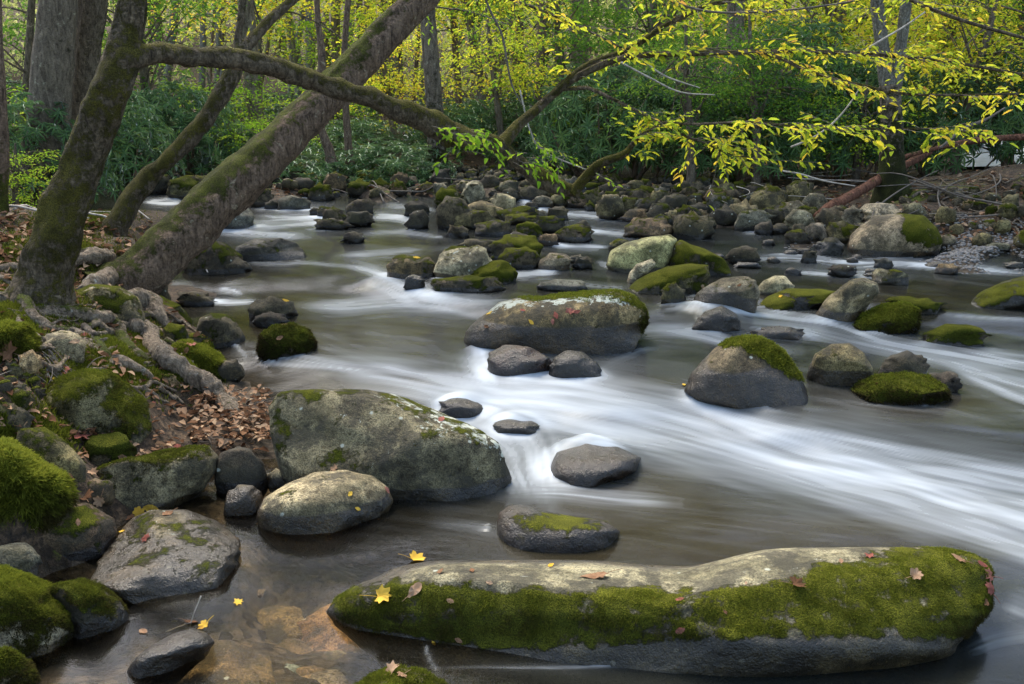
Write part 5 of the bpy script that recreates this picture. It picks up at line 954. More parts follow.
for row, (Y, n_, s0) in enumerate([(18.5, 12, 1.1), (22.5, 13, 1.1)]):      # second rows, hidden in part
    for j in range(n_):
        px = -60+1150*(j+.5*(row % 2))/(n_-1); p = atY(px, 150, Y+g.uniform(-1, 1)); place(BUSH[(k*3+row) % 4], 'evergreen_shrub', p[0], p[1], s0*g.uniform(.8, 1.15), g.uniform(0, 6), 'green shrub deep in the thicket behind the front shrubs, '+lab_place(px, Y)+' of the view', 'shrub', 'thicket shrubs, '+lab_place(px, Y)+' of the view', ('foliage', 'stems'), sz=.38 if 150 < px < 480 else .6); k += 1
TR = [(690, 12.6, .62, GRN, 'bright green sapling with layered sprays over the rubble bank'), (755, 12.9, .66, GRN, 'second bright green sapling, just left of the rotten log'), (640, 16.5, 1.0, GRN, 'green tree rising behind the dark shrubs right of centre'), (480, 20, 1.2, YEL, 'yellow-leaved tree behind the upright grey trunk'),
      (560, 19, 1.1, GRN, 'green tree behind the fork of the yellow branches'), (820, 17, 1.1, YEL, 'yellow-green tree behind the rotten log'), (930, 15.2, 1.0, YEL, 'yellow-leaved tree right of the double bank tree'), (1010, 14.5, .95, GRN, 'green tree with small leaves at the upper right corner'), (870, 19, 1.2, GRN, 'green tree behind the double bank tree'),
      (975, 17.5, 1.1, YEL, 'yellow tree standing over the level reddish log'), (740, 19, 1.1, YEL, 'yellow tree far behind the second bright green sapling'), (20, 13, .8, LIM, 'bright green sapling left of the tall straight grey tree'), (8, 10.2, .42, LIM, 'small lime-green sapling at the left edge beside the brown trunk'),
      (150, 17, 1.1, GRN, 'green understory tree behind the slender forked tree'), (60, 16, 1.1, GRN, 'green understory tree behind the tall grey tree'), (255, 21, 1.1, YEL, 'yellow understory tree seen through the fork of the slender tree'), (400, 21, 1.1, YEL, 'yellow understory tree left of the upright grey trunk'), (330, 23, 1.2, LIM, 'lime-green understory tree behind the leaning trunk'), (690, 22, 1.2, LIM, 'lime-green understory tree far behind the rubble bank'), (1060, 16, 1.1, YEL, 'yellow tree outside the right edge reaching in'),
      (270, 15.5, .55, LIM, 'small lime-green sapling behind the leaning trunk above the far bank'), (395, 17, .7, YEL, 'small yellow sapling left of the upright grey trunk'), (500, 16.5, .75, YEL, 'small yellow-green sapling behind the limb fork'), (340, 18, .7, LIM, 'lime sapling between the two reddish stems and the leaning trunk'), (600, 15.4, .6, LIM, 'lime sapling at the left end of the dark shrubs over the rubble bank'), (225, 17, .8, LIM, 'lime sapling seen under the long limb'),
      (860, 13.4, .7, LIM, 'lime sapling beside the double bank tree'), (960, 13.2, .75, YEL, 'yellow sapling above the right bank logs'), (900, 16.5, 1.0, LIM, 'lime tree behind the double bank tree'), (790, 15.5, .9, LIM, 'lime tree behind the second bright green sapling')]
for i, (px, Y, s, kd, lab) in enumerate(TR):
    p = atY(px, 150, Y); place(kd[i % len(kd)], 'understory_tree', p[0], Y, s, i*1.7, lab, 'tree', 'understory trees of the wood', ('crown', 'trunk'))
g = np.random.default_rng(9)
for j in range(18):
    px = -140+1300*((j*0.618) % 1); Y = 27+17*(j/18); p = atY(px, 120, Y); place(TALL[j % 2], 'woodland_tree', p[0], Y, g.uniform(.8, 1.25), g.uniform(0, 6), 'tall sunlit yellow-green tree deep in the wood, '+lab_place(px, Y)+' of the view', 'tree', 'tall trees deep in the wood, '+lab_place(px, Y)+' of the view', ('crown', 'trunk'))
# tall trees added mostly out of view; their crowns shade the stream from the sky
SHADE_CROWN = leafy_crown(51, 7000, (3.2, 3.2, 3.0), .17, M_FAR, layers=9, trunk_h=3.4, base_z=7.0, twigs=30)
for j, (x, y, s) in enumerate([(-8.5, 2, 1.2), (-6.5, -4, 1.2), (8.5, -3, 1.2), (10.5, 6, 1.2), (0.5, -6, 1.2), (1.5, 23, 1.3), (8, 19, 1.45), (13, 14, 1.4), (-15, 6, 1.3), (-4.5, 17.5, 1.25), (3.5, 15.5, 1.2)]):
    place(SHADE_CROWN, 'shade_tree', x, y, s, j*1.1, 'added tall tree whose high crown shades the stream from the sky', 'tree', 'tall trees added to shade the stream', ('crown', 'trunk'))
# slim trunks of the wood: px at foot, foot Y, px at top of the frame, width px, bark, label
TK = [(338, 22, 338, 9, M_BARK_GREY, 'dark straight trunk seen above the leaning trunk'), (392, 24, 397, 9, M_BARK_PALE, 'pale grey trunk left of the upright grey trunk'), (314, 24, 304, 9, M_BARK_PALE, 'pale slim trunk right of the fork of the slender tree'), (310, 26, 282, 7, M_BARK_PALE, 'pale slanting trunk in the yellow gap'),
      (370, 26, 375, 11, M_BARK_GREY, 'dark trunk just under the upper leaning trunk'), (461, 22, 446, 7, M_BARK_RED, 'slanting brown trunk just right of the upright grey trunk'), (500, 27, 502, 8, M_BARK_GREY, 'grey trunk left of the trio of brown trunks'), (516, 24, 516, 7, M_BARK_RED, 'brown trunk, first of the trio above the fork of the yellow branches'),
      (527, 22, 524, 7, M_BARK_MOSS, 'dark thin trunk, middle of the trio above the fork'), (541, 17.5, 537, 9, M_BARK_RED, 'reddish-brown trunk whose foot shows right of the limb fork'), (772, 20, 768, 8, M_BARK_GREY, 'dark trunk behind the second bright green sapling'), (836, 18, 834, 10, M_BARK_GREY, 'grey trunk left of the double bank tree'),
      (655, 26, 658, 8, M_BARK_GREY, 'slim trunk behind the green leaves right of centre'), (700, 24, 706, 7, M_BARK_RED, 'thin brown trunk above the bright green sapling'), (745, 22, 742, 9, M_BARK_MOSS, 'dark trunk behind the yellow branch sprays'), (950, 20, 944, 9, M_BARK_GREY, 'grey trunk above the level reddish log'), (1002, 22, 1006, 8, M_BARK_MOSS, 'dark trunk near the right edge'),
      (120, 17, 128, 7, M_BARK_MOSS, 'thin dark trunk seen beside the big mossy trunk'), (205, 26, 200, 6, M_BARK_PALE, 'pale thin trunk under the long limb'), (258, 25, 262, 8, M_BARK_PALE, 'pale trunk in the gap right of the slender forked tree'), (226, 28, 215, 6, M_BARK_PALE, 'pale far trunk left of the slender tree fork'), (352, 28, 356, 6, M_BARK_PALE, 'pale far trunk in the upper leaning trunk gap'),
      (585, 24, 580, 7, M_BARK_GREY, 'slim grey trunk behind the rising branches'), (615, 27, 620, 6, M_BARK_PALE, 'pale thin far trunk over the rising branches'), (480, 29, 478, 6, M_BARK_PALE, 'pale far trunk in the centre gap'), (16, 14, 22, 7, M_BARK_MOSS, 'dark thin trunk at the far left'), (805, 26, 800, 7, M_BARK_PALE, 'pale far trunk at right of the yellow sprays'), (915, 25, 922, 8, M_BARK_PALE, 'pale far trunk behind the double bank tree')]
gt = np.random.default_rng(44)
for k in range(64):
    x = 130+900*((k*.618+.1) % 1); z_ = 'left of the upright grey trunk' if x < 425 else 'between the upright grey trunk and the double bank tree' if x < 890 else 'right of the double bank tree'
    TK.append((x, gt.uniform(22, 38), x+gt.normal(0, 14), gt.uniform(2.5, 7.5), [M_BARK_PALE, M_BARK_PALE, M_BARK_GREY, M_BARK_RED][k % 4], 'thin distant stem, '+z_))
for i, (x0, Y, x1, wpx, m, lab) in enumerate(TK):
    b = atY(x0, 150, Y); z = float(Tf(np.array([b[0]]), np.array([Y]), False)[0]); e = atY(x1, 0, Y); R = wpx*pxsize(e)/2; base = np.array([b[0], Y, z]); dx = (e-b)[0]/(e-b)[2]; gg = np.random.default_rng(i)
    P = np.array([[base[0]+dx*h+gg.normal(0, .05), Y+gg.normal(0, .05), z+h] for h in (-.3, .3, 2, 4, 6.5, 10)]); t = thing('slim_tree', base, lab, 'tree', 'slim trunks of the wood')
    V, Q, T, N = tube(P, R*np.array([1.5, 1.15, 1, .95, .85, .6]), 10, 40, rough=.12, rs=3, lump=.15); A = Acc(); A.add(V, Q, T, moss=.12+.15*fbm(V, 2)); link('trunk', A.mesh('trunk', [m], base), t)
    S = Acc()
    for q in range(5):
        h = gg.uniform(1.5, 7); s = np.array([base[0]+dx*h, Y, z+h]); a = gg.uniform(0, 6.3); L = gg.uniform(.6, 2.2); e2 = s+np.array([math.cos(a), math.sin(a), gg.uniform(.2, .9)])*L; V, Q, T, _ = tube(np.array([s, (s+e2)/2+gg.normal(0, .1, 3), e2]), [R*.35, R*.2, R*.08], 5, 14); S.add(V, Q, T, moss=.1)
    link('limbs', S.mesh('limbs', [m], base), t)
# curved brown stems left of the drift heap
def stem(pts, Y, w, mat, lab):
    p = [(x, y, Y) for x, y in pts]; P = path3(p); t = thing('slim_tree', P[0], lab, 'tree', 'slim trunks of the wood'); wood('trunk', t, P[0], P, prad(p, w), mat, 10, .1, .1, seg=40, rough=.15)
stem([(332, 166), (329, 150), (320, 125), (318, 100), (322, 60), (318, 20), (315, -40)], 14.2, [7, 5, 4, 4, 4, 3, 3], M_BARK_RED, 'curved reddish stem at the left end of the drift heap'); stem([(350, 165), (348, 140), (346, 110), (344, 60), (348, 0), (350, -40)], 14.6, [5, 4, 3.4, 3, 3, 3], M_BARK_RED, 'second reddish stem, straight, beside the curved one')
# hanging twigs of nearer trees at the top of the frame
def bare(pts, w, lab, Y0, mat=M_TWIG, n=0, lm=None, seed=0, ls=.055, tl=(.15, .4)):
    p = [(x, y, Y0) for x, y in pts]; P = path3(p); t = thing('overhanging_branch', P[0], lab, 'branch', 'thin branches reaching into the view'); branch_with_leaves(t, P[0], p, w, mat, seed, n, tl, ls, (4, 8), lm, (0, 1), .0, rmin=.0016, name='stick')
bare([(890, -10), (911, 0), (958, 19), (1024, 38), (1080, 52)], [2.2, 2, 1.8, 1.6, 1.4], 'dark bare branch sloping down to the right in the upper right corner', 6.2, M_BARK_MOSS, 14, M_YELLOW, 61)
bare([(490, -8), (512, 0), (535, 8), (559, 18), (597, 35), (622, 48)], [1.4, 1.4, 1.3, 1.2, 1, .8], 'thin dark branch sloping down from the top centre to the rising branches', 6.5, M_BARK_MOSS, 20, M_YELLOW, 62)
bare([(478, -20), (490, 10), (502, 35), (507, 62), (512, 85), (522, 105)], [1.2, 1.2, 1.1, 1, .9, .6], 'long thin drooping twig above the limb fork', 7.5, M_TWIG, 5, M_LIME, 63)
bare([(865, 50), (885, 38), (905, 26), (925, 12)], [1, 1, .9, .6], 'whitish bare twig rising from the level yellow-leaved branch', 7.8, M_TWIG_PALE, 0, None, 64)
bare([(783, 171), (800, 174), (825, 181), (855, 186)], [.9, .9, .8, .5], 'whitish bare twig hanging over the boulders left of the red log', 8.2, M_TWIG_PALE, 0, None, 65)
bare([(791, 147), (812, 138), (832, 124), (848, 106), (860, 88)], [1, .9, .9, .8, .6], 'whitish bare twig crossing the lowest yellow-leaved branch', 7.6, M_TWIG_PALE, 0, None, 66)
bare([(620, 62), (650, 78), (680, 92), (715, 95)], [1, 1, .8, .6], 'pale bare twig sloping under the level yellow-leaved branch', 8, M_TWIG_PALE, 0, None, 67)
bare([(640, 58), (665, 76), (700, 88)], [.9, .9, .6], 'second pale bare twig under the level yellow-leaved branch, the shorter one', 8.1, M_TWIG_PALE, 0, None, 68)
bare([(520, 90), (530, 130), (545, 152), (600, 175)], [.9, .8, .8, .6], 'pale thin twig drooping in front of the limb fork', 7.2, M_TWIG_PALE, 7, M_LIME, 69)
bare([(250, -10), (262, 20), (290, 12), (330, 30), (352, 48)], [.9, .9, .9, .8, .6], 'fine dark twig in the yellow gap above the leaning trunk', 9, M_BARK_MOSS, 4, M_YELLOW, 70)
bare([(640, -12), (700, 10), (760, 12), (830, 5), (900, -8)], [1.2, 1.2, 1.1, 1, .8], 'yellow-leaved twig arching along the top edge right of centre', 7, M_TWIG, 40, M_YELLOW, 71)
bare([(400, -12), (430, 5), (470, 12), (510, 25)], [.8, .8, .8, .6], 'lime-leaved twig at the top edge, right of the leaning trunk', 8, M_TWIG, 10, M_LIME, 72)
# evergreen sprig in front of the ridged trunk
# distant mass of the wood: leaves nobody could count
g = np.random.default_rng(31); n = 190000; Y = 28+34*g.uniform(0, 1, n)**1.4; X = g.uniform(-1, 1, n)*(Y*.62+4); Z = g.uniform(0, 1, n)**1.5*(6+Y*.2)+Tf(X, Y, False)
dn = fbm(np.stack([X*.22, Y*.22, Z*.28], -1), 3); kp = dn > -.07; P = np.stack([X, Y, Z], -1)[kp]; n = len(P); A = Acc()
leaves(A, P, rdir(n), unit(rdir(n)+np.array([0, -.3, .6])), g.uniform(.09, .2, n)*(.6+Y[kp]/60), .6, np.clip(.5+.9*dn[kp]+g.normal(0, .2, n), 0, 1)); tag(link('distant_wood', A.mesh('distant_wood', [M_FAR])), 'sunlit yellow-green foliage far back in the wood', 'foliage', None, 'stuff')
# hillside beyond, wooded
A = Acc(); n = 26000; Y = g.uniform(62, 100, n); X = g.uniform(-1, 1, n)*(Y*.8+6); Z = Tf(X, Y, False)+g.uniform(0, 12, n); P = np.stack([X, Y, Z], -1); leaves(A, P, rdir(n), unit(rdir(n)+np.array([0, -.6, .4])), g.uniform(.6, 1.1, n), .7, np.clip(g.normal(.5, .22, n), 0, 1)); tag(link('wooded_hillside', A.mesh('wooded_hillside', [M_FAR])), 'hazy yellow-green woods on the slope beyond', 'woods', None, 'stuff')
# pale blue-grey sheet laid just above the slope at right, beyond the bank
ys_ = np.linspace(15.5, 26, 40); us_ = np.linspace(.46, .75, 20); Yr_ = np.repeat(ys_[:, None], 20, 1); Xr_ = us_[None]*Yr_; i_ = np.arange(39)[:, None]*20; j_ = np.arange(19)[None]
o = link('pale_strip', mesh_np('pale_strip', np.stack([Xr_.ravel(), Yr_.ravel(), Tf(Xr_.ravel(), Yr_.ravel(), False)+.06], -1), [np.stack([i_+j_, i_+j_+1, i_+21+j_, i_+20+j_], -1).reshape(-1, 4)], None, True, [simple('pale_strip_grey', (.42, .43, .46), var=.2, scale=3)])); tag(o, kind='structure')
# ------------------------------------------------------------------ fallen leaves
def dead_cloud(name, n, box, size, mat, label, seed, lift=.004, surf=Tf, above=.01, dens=None):
    g = np.random.default_rng(seed); P = []
    xs, ys = g.uniform(box[0], box[2], n), g.uniform(box[1], box[3], n)
    # march many rays at once
    d = FWD[None]+((xs-512)/F)[:, None]*RGT-((ys-342)/F)[:, None]*UPV; t = np.geomspace(1.6, 40, 260)
    PT = CPOS+d[:, None]*t[None, :, None]; S = surf(PT[..., 0].ravel(), PT[..., 1].ravel()).reshape(n, -1); s = PT[..., 2]-S; hit = s < 0; k = np.argmax(hit, 1); ok = hit.any(1) & (k > 0); i = np.where(ok)[0]; k = k[i]
    a = s[i, k-1]/(s[i, k-1]-s[i, k]); P = PT[i, k-1]*(1-a[:, None])+PT[i, k]*a[:, None]; P[:, 2] += lift
    keep = P[:, 2] > Wf(P[:, 0], P[:, 1])+above; P = P[keep]
    if dens: P = P[g.random(len(P)) < dens(P)]
    m = len(P); A = Acc(); a = g.uniform(0, 6.28, m); leaves(A, P, np.stack([np.cos(a), np.sin(a), g.normal(0, .25, m)], -1), unit(np.array([0, 0, 1])+g.normal(0, .4, (m, 3))), size*g.uniform(.5, 1.2, m), .6, None, .25)
    return tag(link(name, A.mesh(name, [mat])), label, 'leaf litter', None, 'stuff')
def T0(x, y): return Tf(x, y, False)+.01
dead_cloud('leaf_litter', 950, (-20, 180, 150, 300), .07, M_DEAD, 'brown leaf litter on the forest floor at left', 1, surf=T0)
dead_cloud('leaf_litter', 1050, (-20, 300, 270, 460), .045, M_DEAD, 'brown leaf litter between the roots of the near left bank', 2, surf=T0, above=.03)
dead_cloud('leaf_litter', 1100, (820, 130, 1060, 240), .07, M_DEAD, 'brown leaf litter on the right bank', 3, surf=T0)
dead_cloud('leaf_litter', 900, (200, 160, 480, 195), .08, M_DEAD, 'brown leaf litter on the centre bank', 4, surf=T0)
dead_cloud('leaf_litter', 1500, (540, 140, 860, 200), .08, M_DEAD, 'dark leaf litter under the shrubs of the far right bank', 5, surf=T0)
dead_cloud('leaf_litter', 420, (195, 388, 272, 440), .045, M_DEAD, 'drift of small dead leaves beside the left end of the big lichen-spotted boulder', 6, surf=lambda x, y: T0(x, y)+.05, above=-1)
# moss carpet and small greens of the bank
def carpet(name, blobs, n, h, tone, seed, label):
    g = np.random.default_rng(seed); px = []; py = []
    for x, y, rx, ry, w_ in blobs: m = int(n*w_); px.append(g.normal(x, rx*.6, m)); py.append(g.normal(y, ry*.6, m))
    xs, ys = np.concatenate(px), np.concatenate(py); n = len(xs); t = np.geomspace(2, 14, 130); P = np.empty((0, 3))
    for a in range(0, n, 4000):
        d = FWD[None]+((xs[a:a+4000]-512)/F)[:, None]*RGT-((ys[a:a+4000]-342)/F)[:, None]*UPV; PT = CPOS+d[:, None]*t[None, :, None]; 
        S = np.interp(0, [0], [0])+_TG(PT[..., 0], PT[..., 1]); s = PT[..., 2]-S; hit = s < 0; k = np.argmax(hit, 1); i = np.where(hit.any(1) & (k > 0))[0]; k = k[i]; f = s[i, k-1]/(s[i, k-1]-s[i, k]); P = np.vstack([P, PT[i, k-1]*(1-f[:, None])+PT[i, k]*f[:, None]])
    P = P[P[:, 2] > Wf(P[:, 0], P[:, 1])+.01]; m = len(P); D = unit(np.array([0, 0, 1])+g.normal(0, .5, (m, 3))); L = h*g.uniform(.5, 1.5, m); X = unit(np.cross(D, g.normal(size=(m, 3))))*(L*.14)[:, None]
    V = np.stack([P-X, P+X, P+D*L[:, None]], 1).reshape(-1, 3); lv = np.clip(tone+.3*fbm(P*6, 2)+g.normal(0, .08, m), 0, 1)
    tag(link(name, mesh_np(name, V, [np.arange(m*3).reshape(-1, 3)], dict(lv=np.stack([lv*.5, lv*.5, lv*1.1], 1).ravel()), False, [M_MOSSB])), label, 'moss', None, 'stuff')
_gx, _gy = np.meshgrid(np.linspace(-6, 1, 300), np.linspace(1.5, 14, 420)); _gt = Tf(_gx, _gy)
def _TG(x, y):
    u = np.clip((x+6)/7*299, 0, 298.99); v = np.clip((y-1.5)/12.5*419, 0, 418.99); i = u.astype(int); j = v.astype(int); a = u-i; b = v-j
    return (_gt[j, i]*(1-a)+_gt[j, i+1]*a)*(1-b)+(_gt[j+1, i]*(1-a)+_gt[j+1, i+1]*a)*b
carpet('moss_carpet', [(30, 305, 45, 16, .2), (130, 345, 40, 18, .2), (195, 360, 28, 14, .25), (20, 440, 40, 25, .2), (10, 330, 25, 14, .1), (60, 250, 60, 25, .15), (110, 375, 50, 20, .15), (90, 215, 50, 10, .08)], 80000, .022, .62, 1, 'moss carpeting the near left bank between the roots')
# single leaves lying on the stones -------------------------------------
BV = BVHTree.FromPolygons([tuple(v) for v in np.vstack(ROCKV)], [tuple(int(i) for i in t) for t in np.vstack(ROCKT)])
def lobed(kind, g):
    if kind == 'maple': a = [0, 12, 25, 38, 52, 66, 80, 95, 112, 130, 150, 168]; r_ = [1, .62, .72, .95, .55, .6, .85, .5, .55, .62, .35, .22]
    elif kind == 'oval': a = [0, 20, 40, 60, 80, 100, 120, 140, 160, 172]; r_ = [1, .78, .62, .52, .48, .46, .46, .5, .6, .75]
    else: a = [0, 15, 30, 45, 60, 75, 95, 115, 135, 155, 170]; r_ = [1, .7, .85, .8, .55, .7, .75, .5, .6, .5, .3]
    A_ = [(x, y) for x, y in zip(a, r_)]; pts = [(math.radians(x), y) for x, y in A_]+[(-math.radians(x), y) for x, y in A_[:0:-1]]
    V = [(0, 0, 0)]; 
    for ring in (.5, 1.):
        for x, y in pts: rr = y*ring*(1+.06*g.normal()); V.append((math.sin(x)*rr, math.cos(x)*rr, 0))
    V = np.array(V); m = len(pts); i = np.arange(m); j = (i+1) % m; T = np.stack([0*i, 1+j, 1+i], -1); Q = np.stack([1+i, 1+j, 1+m+j, 1+m+i], -1); return V, Q, T
def fallen(px, py, size, kind, mat, label, curl=.3, seed=None, group=None, z=None, stem=True, cat='leaf', name='fallen_leaf'):
    g = np.random.default_rng(int(px*31+py)); d = ray(px, py); d = d/np.linalg.norm(d); hit = BV.ray_cast(Vector(CPOS), Vector(d))
    w0 = march(px, py, Sf)
    if hit[0] is not None and hit[3] < np.linalg.norm(w0-CPOS)+.02: p = np.array(hit[0]); n = np.array(hit[1])
    else: p = w0; n = np.array([0, 0, 1.])
    if n[2] < 0: n = -n
    R = size*pxsize(p)*.55; V, Q, T = lobed(kind, g); n = unit(n+np.array([0, -.15, .2])+g.normal(0, .15, 3)); t1_ = unit(np.cross(n, g.normal(size=3))); t2_ = np.cross(n, t1_); r2 = (V[:, 0]**2+V[:, 1]**2)
    zz = curl*(.6*V[:, 0]**2*np.sign(g.normal())+.5*np.abs(V[:, 0])+.25*np.sin(V[:, 1]*3+g.uniform(0, 6)))+.05*g.normal(size=len(V)); zz -= zz.min()
    Wd = (t1_*V[:, :1]+t2_*V[:, 1:2]+n*zz[:, None])*R+n*.002; A = Acc(); A.add(Wd, Q, T, lv=g.random()*.7+.3*g.random(len(V)))
    o = link(name, A.mesh(name, [mat]), None, p); tag(o, label, cat, group)
    if stem: V2, Q2, T2, _ = tube(np.array([t2_*-.2*R, t2_*-.9*R+n*.25*R, t2_*-1.5*R+n*.35*R])+n*.004, [.0011, .001, .0009], 4, 6); A = Acc(); A.add(V2, Q2, T2, lv=.6); link('leaf_stem', A.mesh('leaf_stem', [mat]), o)
    return o
